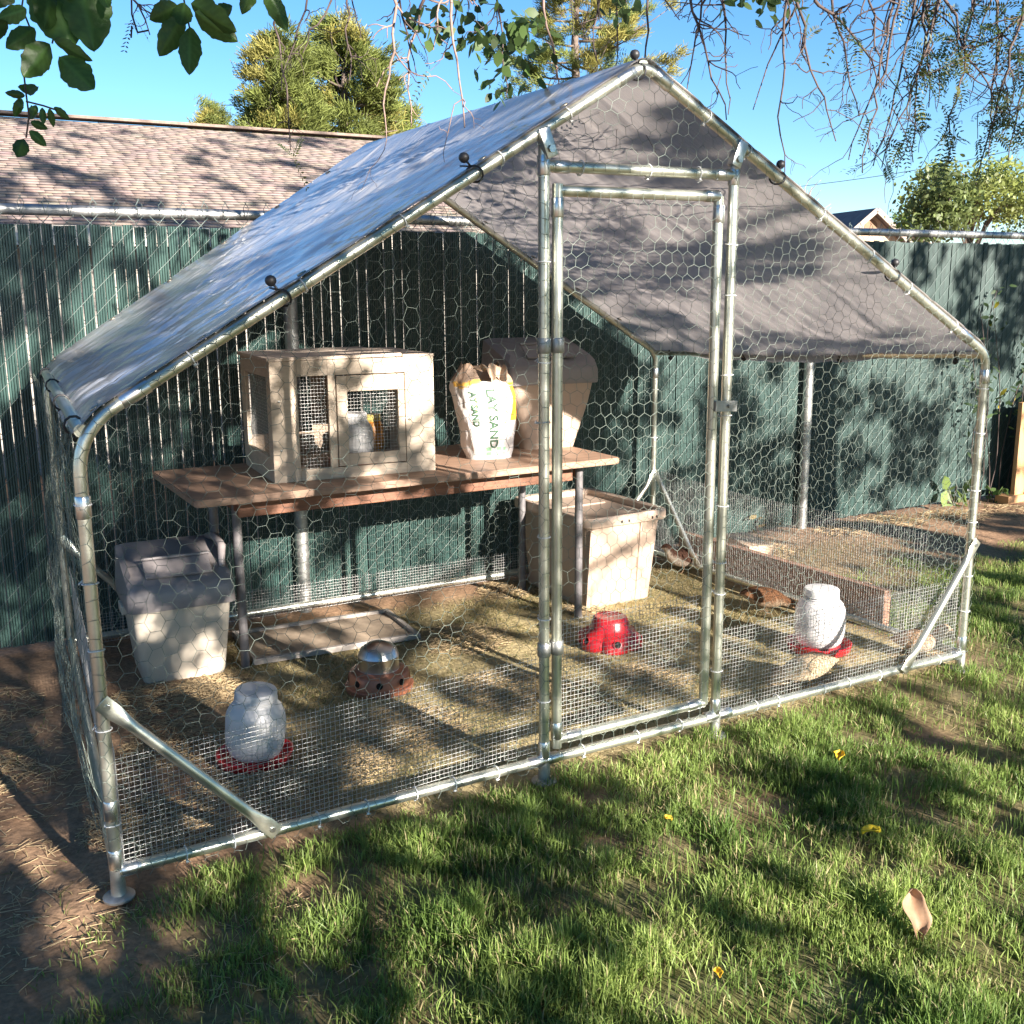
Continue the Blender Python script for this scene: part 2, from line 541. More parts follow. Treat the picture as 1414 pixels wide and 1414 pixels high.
for xx in np.arange(x0f + .02, x1f, .084):
    for s in (-1, 1):
        A.append([[xx - 2.5, -.008, 1.68]]); B.append([[xx - 2.5 + s * .012, -.03, 1.722]])
        A.append([[xx - 2.5 + s * .012, -.03, 1.722]]); B.append([[xx - 2.5 - s * .004, -.022, 1.745 + random.uniform(-.006, .006)]])
V, F = wires(np.concatenate(A), np.concatenate(B), .0014, 4)
link('chain_link_wire', np_mesh('chain_link_wire', V, F), WIRE_F, fence)
mb = MB()
mb.tube([(x0f - 2.5, .03, 1.70), (0, .03, 1.697), (x1f - 2.5, .03, 1.70)], .021, 14)
mb.build('top_rail', GALV_DULL, fence, angle=40)
for px in (-1.87, 1.135, 4.14, 7.14):
    mb = MB().tube([(px - 2.5, -.045, -.1), (px - 2.5, -.045, 1.66)], .029, 14)
    p = mb.build('fence_post', GALV_DULL, fence, angle=40)
    mb = MB().lathe([(.034, 1.63), (.036, 1.66), (.034, 1.70), (.02, 1.725), (0, 1.73)], 14, 0, (px - 2.5, -.045, 0))
    mb.tube([(px - 2.5, -.045, 1.70), (px - 2.5, .05, 1.70)], .024, 12)
    mb.build('post_cap', GALV, p, angle=40)
    for z in (.25, .62, 1.0, 1.38):
        mb = MB().lathe([(.0295, z), (.0315, z + .002), (.0315, z + .016), (.0295, z + .018)], 14, 0, (px - 2.5, -.045, 0))
        mb.build('tension_band', GALV_DULL, p)

# ---------------------------------------------------------------- the wire run
TUBE = mat('zinc_tube', (.66, .67, .58), .33, .88, .10, 18, bump=.05, bscale=220)
SLEEVE = mat('zinc_sleeve', (.74, .75, .75), .30, 1.0, .08, 30)
NET = mat('netting_wire', (.19, .23, .195), .5, .30, .15, 60)
CLOTH = mat('welded_mesh_wire', (.56, .56, .54), .4, .6, .12, 60)
TIE = mat('white_nylon', (.72, .73, .72), .45, 0, .05, 50)
RUBBER = mat('black_rubber', (.02, .02, .022), .5, 0, .1, 40)
run = empty('wire_poultry_run', (0, 0, 0), 0, 'walk in poultry run of galvanised tubes and hexagonal wire with peaked silver cover', 'poultry run')
def tube(name, pts, r=TR, parent=run, m=TUBE, seg=14):
    return MB().tube(pts, r, seg).build(name, m, parent, angle=50)
def seg_pts(a, b, n=2):
    return [np.array(a) + (np.array(b) - np.array(a)) * t for t in np.linspace(0, 1, n)]
def fillet(p0, p1, p2, R, n=8):
    """arc that rounds the corner p1 between p0 and p2"""
    p0, p1, p2 = map(np.array, (p0, p1, p2))
    a = (p0 - p1) / np.linalg.norm(p0 - p1)
    b = (p2 - p1) / np.linalg.norm(p2 - p1)
    q0, q2 = p1 + a * R, p1 + b * R
    return [(1 - t) ** 2 * q0 + 2 * t * (1 - t) * p1 + t * t * q2 for t in np.linspace(0, 1, n)]
def sleeve(a, b, t, ln=.05, parent=run, r=TR * 1.16):
    a, b = np.array(a, float), np.array(b, float)
    d = (b - a) / np.linalg.norm(b - a)
    c = a + (b - a) * t
    return MB().tube([c - d * ln / 2, c - d * (ln / 2 - .002), c + d * (ln / 2 - .002), c + d * ln / 2], [r * .93, r, r, r * .93], 14).build('tube_sleeve', SLEEVE, parent, angle=50)
FLt, FRt, RLt, RRt = (0, 0, HEL), (W, 0, HER), (XRL, D, HEL), (W - .012, D, HERR)
FLb, FRb, RLb, RRb = (0, 0, HB), (W, 0, HB - .01), (XRL, D, HB - .01), (W - .012, D, HB - .02)
APF, APR = (CX, 0, HA), (CX, D, HA)
frame = {}
for nm, b, t, ap in (('FL', FLb, FLt, APF), ('FR', FRb, FRt, APF), ('RL', RLb, RLt, APR), ('RR', RRb, RRt, APR)):
    arc = fillet(b, t, ap, .10 if nm[1] == 'L' else .05)
    tube('corner_post', [b] + [arc[0] * .5 + np.array(b) * .5] + arc)
    al, ar = fillet(t, ap, (2 * CX - t[0], t[1], t[2]), .045, 6), None
    tube('rafter', [arc[-1], arc[-1] * .5 + al[0] * .5] + al[:4])
    sleeve(t, ap, .085, .07)
    sleeve(t, ap, .96, .06)
tube('ridge_pole', seg_pts(APF, APR, 4), TR)
tube('eave_rail', seg_pts((.01, 0, HEL), RLt))
tube('eave_rail', seg_pts(FRt, RRt))
tube('base_rail', seg_pts(FLb, (DL, 0, HB), 3))
tube('base_rail', seg_pts((DL, 0, HB), (DR, 0, HB - .004), 3))
tube('base_rail', seg_pts((DR, 0, HB - .004), FRb, 3))
tube('base_rail', seg_pts(RLb, RRb))
tube('base_rail', seg_pts(FLb, RLb))
tube('base_rail', seg_pts(FRb, RRb))
def raft_z(x):
    return HEL + (HA - HEL) * x / CX if x < CX else HER + (HA - HER) * (W - x) / (W - CX)
tube('door_post', [(DL, 0, HB), (DL, 0, 1.0), (DL, 0, raft_z(DL) - .03)])
tube('door_post', [(DR, 0, HB), (DR, 0, 1.0), (DR, 0, raft_z(DR) - .03)])
tube('door_lintel', [(DL, 0, 1.708), (1.5, 0, 1.710), (DR, 0, 1.712)])
for a, b, t in [((DL, 0, HB), (DR, 0, HB), .03), ((DL, 0, HB), (DR, 0, HB), .97), ((DL, 0, 1.708), (DR, 0, 1.712), .08), ((DL, 0, 1.708), (DR, 0, 1.712), .93),
                ((DL, 0, HB), (DL, 0, 1.7), .02), ((DR, 0, HB), (DR, 0, 1.7), .02), ((DL, 0, 1.5), (DL, 0, 1.74), .87), ((DR, 0, 1.5), (DR, 0, 1.74), .87),
                (FLb, (DL, 0, HB), .025), (FLb, (DL, 0, HB), .975), ((DR, 0, HB), FRb, .03), ((DR, 0, HB), FRb, .97), (FLb, FLt, .03), (FRb, FRt, .04), (FRb, FRt, .93), (FLb, FLt, .15), (FLb, FLt, .84), (RRb, RRt, .9)]:
    sleeve(a, b, t)
# clamps where the door posts meet the rafters
for px, sgn in ((DL, 1), (DR, -1)):
    z = raft_z(px)
    mb = MB().box((px, -.012, z - .035), (.034, .028, .075), rot=Matrix.Rotation(math.radians(-sgn * 22), 3, 'Y'), bev=.004)
    mb.tube([(px + sgn * .006, -.024, z - .05), (px + sgn * .006, -.034, z - .05)], .010, 6)
    mb.build('rafter_clamp', GALV, run, angle=40)
# feet
for px, py in ((0, 0), (DL, 0), (DR, 0), (W, 0)):
    MB().lathe([(.037, -.008), (.037, -.003), (.034, 0), (.019, .003), (.0175, .012), (.0165, .07)], 20, 0, (px, py, .004 - .006 * (px > 2))).build('foot_plate', GALV_DULL, run, angle=40)
# braces with flattened ends
def brace(a, b):
    a, b = np.array(a, float), np.array(b, float)
    d = (b - a) / np.linalg.norm(b - a)
    L = np.linalg.norm(b - a)
    V, F = tube_geo([a + d * t for t in (-.018, -.005, .022, .055, .08, L * .5, L - .08, L - .055, L - .022, L + .005, L + .018)], .0135, 14)
    n = np.array([0, -1.0, 0]) if abs(d[1]) < .4 else np.array([1.0, 0, 0])
    s = np.cross(d, n)
    t = (V - a) @ d
    e = np.minimum(t, L - t)
    fl = 1 - sstep(.022, .075, e)
    on, os_ = (V - a) @ n, (V - a) @ s
    V = a + t[:, None] * d + (on * (1 - .80 * fl))[:, None] * n + (os_ * (1 + .5 * fl))[:, None] * s
    o = MB().add(V, F).build('corner_brace', TUBE, run, angle=50)
    for q in (a, b):
        MB().tube([q - n * .004, q + n * .007], .007, 8).build('brace_bolt', GALV, o)
brace((.008, -.026, .482), (.368, -.026, .082))
brace((2.995, -.026, .478), (2.672, -.026, .070))
brace((2.99, 1.86, .46), (2.985, 1.50, .055))
brace((2.98, 1.855, .46), (2.62, 1.855, .055))
brace((.155, 1.855, .46), (.50, 1.855, .06))
# hexagonal netting
def clip_poly(A, B, poly):
    """clip segments (2D) to a convex counter-clockwise polygon"""
    t0, t1 = np.zeros(len(A)), np.ones(len(A))
    ok = np.ones(len(A), bool)
    for i in range(len(poly)):
        p, q = np.array(poly[i]), np.array(poly[(i + 1) % len(poly)])
        nrm = np.array([-(q - p)[1], (q - p)[0]])
        da, db = (A - p) @ nrm, (B - p) @ nrm
        ok &= ~((da < 0) & (db < 0))
        t = da / np.where(np.abs(da - db) < 1e-12, 1e-12, da - db)
        t0 = np.where((da < 0) & (db >= 0), np.maximum(t0, t), t0)
        t1 = np.where((da >= 0) & (db < 0), np.minimum(t1, t), t1)
    ok &= t1 > t0 + 1e-6
    d = B - A
    return (A + d * t0[:, None])[ok], (A + d * t1[:, None])[ok]
def hexnet(poly, fn, flat=True, cell=.039, r=.00068, seed=0, wob=1.55, parent=run, depth=.006):
    P = np.array(poly)
    lo, hi = P.min(0) - .1, P.max(0) + .1
    if not flat: lo, hi = lo[::-1], hi[::-1]
    a = cell / math.sqrt(3)                         # flat-to-flat cell, edge a
    nu, nv = int((hi[0] - lo[0]) / (1.5 * a)) + 2, int((hi[1] - lo[1]) / cell) + 2
    A, B, tw = [], [], []
    I, J = np.meshgrid(np.arange(nu), np.arange(nv), indexing='ij')
    cx = lo[0] + I * 1.5 * a
    cy = lo[1] + (J + .5 * (I % 2)) * cell
    def vert(x, y):
        return np.stack([x, y], -1).reshape(-1, 2)
    h = cell / 2
    e = [((-a / 2, h), (a / 2, h), 1), ((a / 2, h), (a, 0), 0), ((a, 0), (a / 2, -h), 0)]
    for p, q, t in e:
        A.append(vert(cx + p[0], cy + p[1])); B.append(vert(cx + q[0], cy + q[1])); tw.append(np.full(I.size, t))
    A, B, tw = np.concatenate(A), np.concatenate(B), np.concatenate(tw)
    def jit(Q):
        k = np.round(Q * 2000).astype(np.int64)
        h1 = np.sin(k[:, 0] * 12.9898 + k[:, 1] * 78.233 + seed) * 43758.5453
        h2 = np.sin(k[:, 0] * 39.346 + k[:, 1] * 11.135 + seed) * 24634.6345
        j = np.stack([h1 - np.floor(h1), h2 - np.floor(h2)], 1) - .5
        lowx = (fbm(Q[:, 0], Q[:, 1], 3.5, seed) - .5) * .030
        lowy = (fbm(Q[:, 0], Q[:, 1], 3.0, seed + 7) - .5) * .040
        return Q + j * .0042 * wob + np.stack([lowx, lowy], 1) * wob
    # quantise the shared corners so that neighbours stay joined
    A, B = jit(np.round(A, 5)), jit(np.round(B, 5))
    if not flat: A, B = A[:, ::-1], B[:, ::-1]
    A, B = clip_poly(A, B, poly)
    def out(Q):
        return fn(Q[:, 0], Q[:, 1], (fbm(Q[:, 0], Q[:, 1], 4, seed + 3) - .5) * depth * 2)
    V, F = wires(out(A), out(B), r, 3)
    return link('wire_netting', np_mesh('wire_netting', V, F), NET, parent)
FY = -TR - .003
front = lambda s, t, o: np.stack([s, np.full_like(s, FY) + o * (o < 0) * 1.0, t], 1)
ZB = HB - .022
hexnet([(-.015, ZB), (DL + .01, ZB), (DL + .01, raft_z(DL) + .01), (-.015, HEL)], front, True, seed=1)
hexnet([(DR - .01, ZB), (W + .015, ZB), (W + .015, HER), (DR - .01, raft_z(DR) + .01)], front, True, seed=2)
hexnet([(DL, 1.70), (DR, 1.70), (DR, raft_z(DR) + .01), (CX, HA + .015), (DL, raft_z(DL) + .01)], front, False, seed=3, wob=1.5)
hexnet([(DL, HB), (DR, HB), (DR, .115), (DL, .115)], front, False, seed=33)
right = lambda s, t, o: np.stack([np.full_like(s, W + TR + .003) + o, s, t], 1)
hexnet([(0, ZB), (D, ZB), (D, HERR), (0, HER)], right, True, seed=4, depth=.012, wob=1.6)
left = lambda s, t, o: np.stack([-TR - .003 + XRL * s / D + o * 1.4 - .05 * np.sin(np.clip(s / D, 0, 1) * math.pi) * np.exp(-((t - .35) / .3) ** 2), s, t], 1)
hexnet([(0, ZB), (D, ZB), (D, HEL), (0, HEL)], left, True, seed=5, depth=.03, wob=1.5)
rear = lambda s, t, o: np.stack([s, np.full_like(s, D + TR + .004) + o * .5, t], 1)
hexnet([(XRL, ZB), (W, ZB), (W, HERR), (CX, HA), (XRL, HEL)], rear, True, seed=6)
# welded mesh along the foot
def hwc(x0, x1, z0, z1, fn, ang=0.0, seed=0, parent=run, cell=.0128, r=.00068, wave=.012):
    A, B = [], []
    rg = np.random.default_rng(seed)
    for x in np.arange(x0, x1 + 1e-6, cell):
        z = np.linspace(z0, z1, 6)
        P = fn(np.full(6, x) + rg.normal(0, .0004), z, (fbm(np.full(6, x), z, 3, seed) - .5) * wave)
        A.append(P[:-1]); B.append(P[1:])
    m = max(3, int((x1 - x0) / .05))
    for z in np.arange(z0, z1 + 1e-6, cell):
        x = np.linspace(x0, x1, m)
        P = fn(x, np.full(m, z) + rg.normal(0, .0004), (fbm(x, np.full(m, z), 3, seed) - .5) * wave)
        A.append(P[:-1]); B.append(P[1:])
    V, F = wires(np.concatenate(A), np.concatenate(B), r, 3)
    return link('welded_mesh', np_mesh('welded_mesh', V, F), CLOTH, parent)
FH = TR + .006
fin = lambda s, t, o: np.stack([s, np.full_like(s, -FY - .006) + np.abs(o), t], 1)
hwc(.02, DL - .015, HB - .01, .345, lambda s, t, o: fin(s, t + .03 * s, o), seed=1)
hwc(DR + .015, W - .02, HB - .01, .345, lambda s, t, o: fin(s, t, o), seed=2)
hwc(.02, D - .02, HB - .02, .475, lambda s, t, o: np.stack([np.full_like(s, W - TR - .004) - np.abs(o), s, t + .01 * np.sin(s * 4)], 1), seed=3)
hwc(.02, D - .02, HB - .02, .36, lambda s, t, o: np.stack([XRL * s / D + TR + .004 + np.abs(o), s, t], 1), seed=4)
hwc(XRL + .02, W - .04, HB - .03, .16, lambda s, t, o: np.stack([s, np.full_like(s, D - TR - .004) - np.abs(o), t], 1), seed=5)
# white cable ties, each a looped strap with a cut tail
mb = MB()
th = np.linspace(0, 2 * math.pi, 13)
mb.tube([(1.22 * TR * math.cos(t), 1.22 * TR * math.sin(t), 0) for t in th], .0016, 5, cap=False)
mb.box((0, -1.35 * TR, 0), (.005, .005, .006))
mb.box((.006, -1.35 * TR - .002, .003), (.014, .0018, .003), rot=Matrix.Rotation(.5, 3, 'Y'))
tie0 = mb.build('cable_tie', TIE, run, angle=60)
tie_me = tie0.data
bpy.data.objects.remove(tie0)
def ties(a, b, n, t0=.05, t1=.95, jit=.03):
    a, b = Vector(tuple(map(float, a))), Vector(tuple(map(float, b)))
    q = (b - a).to_track_quat('Z', 'Y')
    for i in range(n):
        t = t0 + (t1 - t0) * (i + .5) / n + random.uniform(-jit, jit)
        o = link('cable_tie', tie_me, None, run)
        o.location = a.lerp(b, t)
        e = q.to_euler()
        o.rotation_mode = 'QUATERNION'
        o.rotation_quaternion = Matrix.Rotation(random.uniform(-.15, .15), 3, 'X').to_quaternion() @ q @ Matrix.Rotation(random.uniform(-.7, .7), 3, 'Z').to_quaternion()
ties(FLb, FLt, 5); ties(FRb, FRt, 6); ties(FLb, (DL, 0, HB), 8); ties((DR, 0, HB), FRb, 7)
ties((DL, 0, HB), (DL, 0, 1.7), 6); ties((DR, 0, HB), (DR, 0, 1.7), 8); ties((DL, 0, HB), (DR, 0, HB), 3)
ties((.05, 0, raft_z(.05)), APF, 5); ties(APF, FRt, 6); ties((DL, 0, 1.708), (DR, 0, 1.712), 3); ties(RRb, RRt, 4); ties(RLt, APR, 3); ties(RRt, APR, 3)
# door
door = MB().tube([(1.222, 0, HB + .03), (1.222, 0, 1.0), (1.222, 0, 1.665)], TR, 14).build('door', TUBE, run, angle=50)
tube('door_stile', [(1.768, 0, .115), (1.766, 0, .9), (1.764, 0, 1.652)], TR, door)
tube('door_rail', [(1.222, 0, 1.648), (1.5, 0, 1.650), (1.764, 0, 1.652)], TR, door)
tube('door_rail', [(1.222, 0, .118), (1.5, 0, .118), (1.768, 0, .118)], TR, door)
for a, b, t in [((1.222, 0, .1), (1.222, 0, 1.66), .03), ((1.222, 0, .1), (1.222, 0, 1.66), .965), ((1.222, 0, .118), (1.768, 0, .118), .1), ((1.222, 0, .118), (1.768, 0, .118), .92), ((1.222, 0, 1.648), (1.764, 0, 1.652), .95), ((1.766, 0, .1), (1.766, 0, 1.65), .97)]:
    sleeve(a, b, t, parent=door)
hexnet([(1.222, .118), (1.766, .118), (1.764, 1.652), (1.222, 1.648)], front, False, seed=8, parent=door, wob=1.3)
hwc(1.24, 1.75, .122, .475, lambda s, t, o: fin(s, t, o), seed=6, parent=door)
mb = MB().box((1.795, -.028, 1.054), (.082, .004, .032), rot=Matrix.Rotation(math.radians(3), 3, 'Y'), bev=.001)
mb.tube([(1.803, -.030, 1.054), (1.803, -.037, 1.054)], .006, 6)
mb.box((1.762, -.014, 1.054), (.004, .03, .03))
mb.build('latch', GALV_DULL, door)
for z in (.4, 1.25):
    MB().lathe([(TR * 1.2, z - .02), (TR * 1.3, z - .018), (TR * 1.3, z + .018), (TR * 1.2, z + .02)], 14, 0, (DL, 0, 0)).lathe([(TR * 1.2, z - .02), (TR * 1.3, z - .018), (TR * 1.3, z + .018), (TR * 1.2, z + .02)], 14, 0, (1.222, 0, 0)).build('hinge', GALV_DULL, door, angle=40)
# cover: silver outside, grey-brown inside, lightly translucent woven sheet
m, n, p = new_mat('woven_cover')
geo = n.nodes.new('ShaderNodeNewGeometry')
tc = n.nodes.new('ShaderNodeTexCoord')
no = n.nodes.new('ShaderNodeTexNoise'); no.inputs['Scale'].default_value = 5; no.inputs['Detail'].default_value = 5
n.links.new(tc.outputs['Object'], no.inputs['Vector'])
r1 = n.nodes.new('ShaderNodeValToRGB')
r1.color_ramp.elements[0].color = (.80, .81, .83, 1); r1.color_ramp.elements[1].color = (.90, .91, .92, 1)
r2 = n.nodes.new('ShaderNodeValToRGB')
r2.color_ramp.elements[0].color = (.235, .215, .205, 1); r2.color_ramp.elements[1].color = (.30, .278, .268, 1)
n.links.new(no.outputs[0], r1.inputs[0]); n.links.new(no.outputs[0], r2.inputs[0])
mx = n.nodes.new('ShaderNodeMix'); mx.data_type = 'RGBA'
n.links.new(geo.outputs['Backfacing'], mx.inputs[0])
n.links.new(r1.outputs[0], mx.inputs[6]); n.links.new(r2.outputs[0], mx.inputs[7])
n.links.new(mx.outputs[2], p.inputs['Base Color'])
p.inputs['Roughness'].default_value = .34
cw_ = n.nodes.new('ShaderNodeMapRange'); cw_.inputs[3].default_value = 1.0; cw_.inputs[4].default_value = 0.0
n.links.new(geo.outputs['Backfacing'], cw_.inputs[0]); n.links.new(cw_.outputs[0], p.inputs['Coat Weight']); p.inputs['Coat Roughness'].default_value = .10
mt_ = n.nodes.new('ShaderNodeMapRange'); mt_.inputs[3].default_value = .25; mt_.inputs[4].default_value = 0.0
n.links.new(geo.outputs['Backfacing'], mt_.inputs[0]); n.links.new(mt_.outputs[0], p.inputs['Metallic'])
p.inputs['Specular IOR Level'].default_value = .8
mp = n.nodes.new('ShaderNodeMapping'); mp.inputs['Scale'].default_value = (3, 22, 3)
n.links.new(tc.outputs['Object'], mp.inputs[0])
nb = n.nodes.new('ShaderNodeTexNoise'); nb.inputs['Scale'].default_value = 2.2; nb.inputs['Detail'].default_value = 6; nb.inputs['Roughness'].default_value = .6
n.links.new(mp.outputs[0], nb.inputs['Vector'])
bp = n.nodes.new('ShaderNodeBump'); bp.inputs['Strength'].default_value = .55; bp.inputs['Distance'].default_value = .03
n.links.new(nb.outputs[0], bp.inputs['Height']); n.links.new(bp.outputs[0], p.inputs['Normal'])
tcol = n.nodes.new('ShaderNodeRGB'); tcol.outputs[0].default_value = (.56, .51, .485, 1)
add_translucent(n, p, tcol.outputs[0], .33)
COVER = m
NU, NV = 320, 170
U, V_ = np.meshgrid(np.linspace(-1, 1, NU), np.linspace(0, 1, NV), indexing='ij')
yy = -.010 + V_ * (D + .03)
tt = np.abs(U)
yy = yy
xl = np.where(U < 0, XRL * V_, 0)
xe = np.where(U < 0, XRL * V_ - .005, W - .012 * V_ + .005)
ze = np.where(U < 0, HEL, HER + (HERR - HER) * V_)
X = CX + (xe - CX) * tt
Z = HA + (ze - HA) * tt
Z = HA - .03 + (Z - HA) * 1.0 + .03 * (1 - np.exp(-(tt / .06))) * 1 - 0 + .0
Z += .03 * np.exp(-(tt / .05) ** 2) * 0
off = TR + .0025
sl_ = (HA - ze) / np.abs(CX - xe)
nrmx = np.where(U < 0, -1, 1) * sl_ / np.sqrt(1 + sl_ ** 2)
nrmz = 1 / np.sqrt(1 + sl_ ** 2)
X = X + nrmx * off
Z = HA + (ze - HA) * tt + nrmz * off + .002 * np.exp(-(tt / .03) ** 2)
sag = 4 * V_ * (1 - V_)
wr = (fbm(X * .8, yy, 5, 80) - .5) * .034 + (fbm(X * .6 + yy * .25, yy * 1.0, 14, 83) - .5) * .018
Z += (-.028 * sag + wr * (.25 + .75 * sag)) * sstep(.01, .13, tt)
for cx_ in (.13, .26, .39, .52, .65, .78, .91):
    Z -= .0035 * np.exp(-((tt - cx_ - .004 * np.sin(yy * 5 + cx_ * 40)) / .0045) ** 2)
for cy_ in (.33, .66, .98, 1.30, 1.62):
    Z += .0035 * np.exp(-((yy - cy_ - .006 * np.sin(tt * 9 + cy_ * 30)) / .009) ** 2)
# the eave end hangs round the bend
drop = sstep(.955, 1.0, tt)
Z -= .018 * drop
X += np.where(U < 0, 1, -1) * .004 * drop
Vc = np.stack([X, yy, Z], -1).reshape(-1, 3)
idx = np.arange(NU * NV).reshape(NU, NV)
Fc = np.stack([idx[:-1, :-1], idx[1:, :-1], idx[1:, 1:], idx[:-1, 1:]], -1).reshape(-1, 4)
me = np_mesh('roof_cover', Vc, Fc)
cover = link('roof_cover', me, COVER, run, smooth=True)
cover['label'] = 'peaked woven sheet cover, silver outside and grey brown inside'
q = [Vector(tuple(Vc[idx[i, 3]])) + Vector((0, 0, .0012)) for i in range(0, NU, 4)]
hem_v, hem_f = [], []
for i in range(0, NU, 2):
    for j in (0, 3): hem_v.append(Vc[idx[i, j]] + np.array([0, 0, .0016]))
for i in range(len(hem_v) // 2 - 1):
    hem_f.append((2 * i, 2 * i + 1, 2 * i + 3, 2 * i + 2))
MB().add(hem_v, hem_f).build('front_hem', COVER, cover, smooth=True)
BRASS = mat('dull_grommet', (.45, .40, .30), .4, .9)
for i in range(6, NU, 26):
    for j in (4, NV - 5):
        a_, b_, c_ = Vc[idx[i, j]], Vc[idx[min(i + 2, NU - 1), j]], Vc[idx[i, min(j + 2, NV - 1)]]
        nrm = Vector(tuple(np.cross(b_ - a_, c_ - a_))).normalized()
        if nrm.z < 0: nrm = -nrm
        o = MB().lathe([(.0055, .001), (.0075, .0035), (.0115, .0035), (.0125, .0005)], 14).build('grommet', BRASS, cover, smooth=True, loc=Vector(tuple(a_)))
        o.rotation_euler = nrm.to_track_quat('Z', 'Y').to_euler()
# ball bungees
def bungee(pt, d, side):
    """ball on top of the cover edge, elastic loop round the tube; d = tube direction"""
    pt, d = np.array(pt, float), np.array(d, float) / np.linalg.norm(d)
    up = np.array([-d[2], 0, d[0]]) * (1 if d[0] > 0 else -1)
    up = up / np.linalg.norm(up)
    y = np.array([0, 1.0, 0])
    q = []
    for t in np.linspace(0, 2 * math.pi, 13):
        q.append(pt + (TR + .006) * (math.cos(t) * up + math.sin(t) * -y) + d * .012 * math.sin(t))
    ball = MB().lathe([(0, -.0135), (.007, -.0115), (.0125, -.005), (.0135, 0), (.0125, .006), (.008, .011), (0, .0135)], 14, 0, (0, 0, 0)).build('bungee_ball', RUBBER, run, smooth=True, loc=pt + up * (TR + .030) + y * .012)
    mb = MB().tube(q, .0028, 6).tube([pt + up * (TR + .005), pt + up * (TR + .026) + y * .010], .003, 6).tube([pt + up * (TR + .006) + y * .004, pt + up * (TR + .012) + y * .05], .0026, 6)
    o = mb.build('elastic_cord', RUBBER, None, smooth=True)
    o.parent = ball
    o.matrix_parent_inverse = Matrix.Translation(-Vector(ball.location))
for x_ in (.978, .472, 1.985, 2.50):
    dd = (1, 0, (HA - HEL) / CX) if x_ < CX else (1, 0, -(HA - HER) / (W - CX))
    bungee((x_, 0, raft_z(x_)), dd, 1)
bungee((CX - .02, 0, HA - .02), (1, 0, .02), 1)
def eave_loop(pt):
    q = [np.array(pt) + (TR + .006) * np.array([math.cos(t), 0, math.sin(t)]) for t in np.linspace(0, 2 * math.pi, 11)]
    return MB().tube(q, .003, 6).lathe([(0, -.012), (.010, -.006), (.012, 0), (.010, .006), (0, .012)], 10, 0, np.array(pt) + np.array([.0, .012, -TR - .012])).build('eave_bungee', RUBBER, run, smooth=True)
for t in (.06, .35, .65, .93):
    eave_loop(np.array(FLt) * (1 - t) + np.array(RLt) * t + np.array([.002, 0, 0]))
    eave_loop(np.array(FRt) * (1 - t) + np.array(RRt) * t)

# ---------------------------------------------------------------- table
TOP = mat('table_top_board', (.34, .215, .145), .55, 0, .16, 6, bump=.12, bscale=40, stretch=(1, 6, 6))
APRON = mat('stained_apron_wood', (.20, .085, .045), .6, 0, .2, 10, stretch=(1, 8, 8), bump=.15)
LEGM = mat('grey_leg_paint', (.16, .15, .15), .5, .2, .15, 20)
table = empty('folding_table', (1.385, 1.51, 0), 0, 'long brown board table on grey pipe legs against the back of the run', 'table')
def rounded_slab(w_, d_, h_, r_, bev=.004):
    bm = bmesh.new()
    pts = []
    for sx, sy, a0 in ((1, 1, 0), (-1, 1, 90), (-1, -1, 180), (1, -1, 270)):
        for k in range(6):
            a = math.radians(a0 + 90 * k / 5)
            pts.append((sx * (w_ / 2 - r_) + r_ * math.cos(a), sy * (d_ / 2 - r_) + r_ * math.sin(a)))
    vs = [bm.verts.new((x_, y_, 0)) for x_, y_ in pts]
    f = bm.faces.new(vs)
    ex = bmesh.ops.extrude_face_region(bm, geom=[f])
    bmesh.ops.translate(bm, vec=(0, 0, h_), verts=[q for q in ex['geom'] if isinstance(q, bmesh.types.BMVert)])
    bmesh.ops.recalc_face_normals(bm, faces=bm.faces)
    ed = [e for e in bm.edges if abs(e.verts[0].co.z - e.verts[1].co.z) < 1e-6]
    bmesh.ops.bevel(bm, geom=ed, offset=bev, segments=2, affect='EDGES')
    me = bpy.data.meshes.new('slab')
    bm.to_mesh(me)
    bm.free()
    return me
me = rounded_slab(1.765, .71, .026, .025)
o = link('tabletop', me, TOP, table, loc=(0, 0, TABZ - .026))
MB().box((.0, -.235, TABZ - .062), (1.42, .022, .072), bev=.003).build('apron', APRON, table)
MB().box((.0, .285, TABZ - .062), (1.42, .022, .072), bev=.003).build('apron', APRON, table)
for sx in (-.68, .745):
    MB().box((sx, .02, TABZ - .062), (.022, .49, .07), bev=.003).build('apron', APRON, table)
for lx, ly in ((-.679, -.10), (.751, -.232), (-.679, .25), (.751, .25)):
    MB().tube([(lx, ly, -.012), (lx, ly, .3), (lx, ly, TABZ - .027)], .017, 14).build('leg', LEGM, table, angle=50)

# ---------------------------------------------------------------- small wooden cage on the table
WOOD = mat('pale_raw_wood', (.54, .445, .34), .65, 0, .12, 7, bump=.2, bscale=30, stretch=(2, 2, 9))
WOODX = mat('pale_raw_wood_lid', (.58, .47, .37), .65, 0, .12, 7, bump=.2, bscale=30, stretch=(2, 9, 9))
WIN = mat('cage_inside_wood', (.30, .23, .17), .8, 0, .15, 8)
cr = math.radians(-4)
cage = empty('wooden_cage', (.836, 1.334, TABZ), cr, 'small pale wooden cage with wire windows standing on the table', 'cage')
CW, CD, CH, BT = .635, .50, .445, .016
def board(name, x0, x1, y0, y1, z0, z1, m=WOOD, parent=cage, bev=.002):
    return MB().box(((x0 + x1) / 2, (y0 + y1) / 2, (z0 + z1) / 2), (x1 - x0, y1 - y0, z1 - z0), bev=bev).build(name, m, parent)
board('front_board', 0, .10, 0, BT, .0, CH)
board('front_board', .215, .243, 0, BT, .042, CH)
board('front_board', .10, .215, 0, BT, .388, CH)
board('front_board', .10, .517, 0, BT, .0, .042)
board('front_board', .517, CW, 0, BT, .0, CH)
board('front_board', .243, .517, 0, BT, .388, CH)
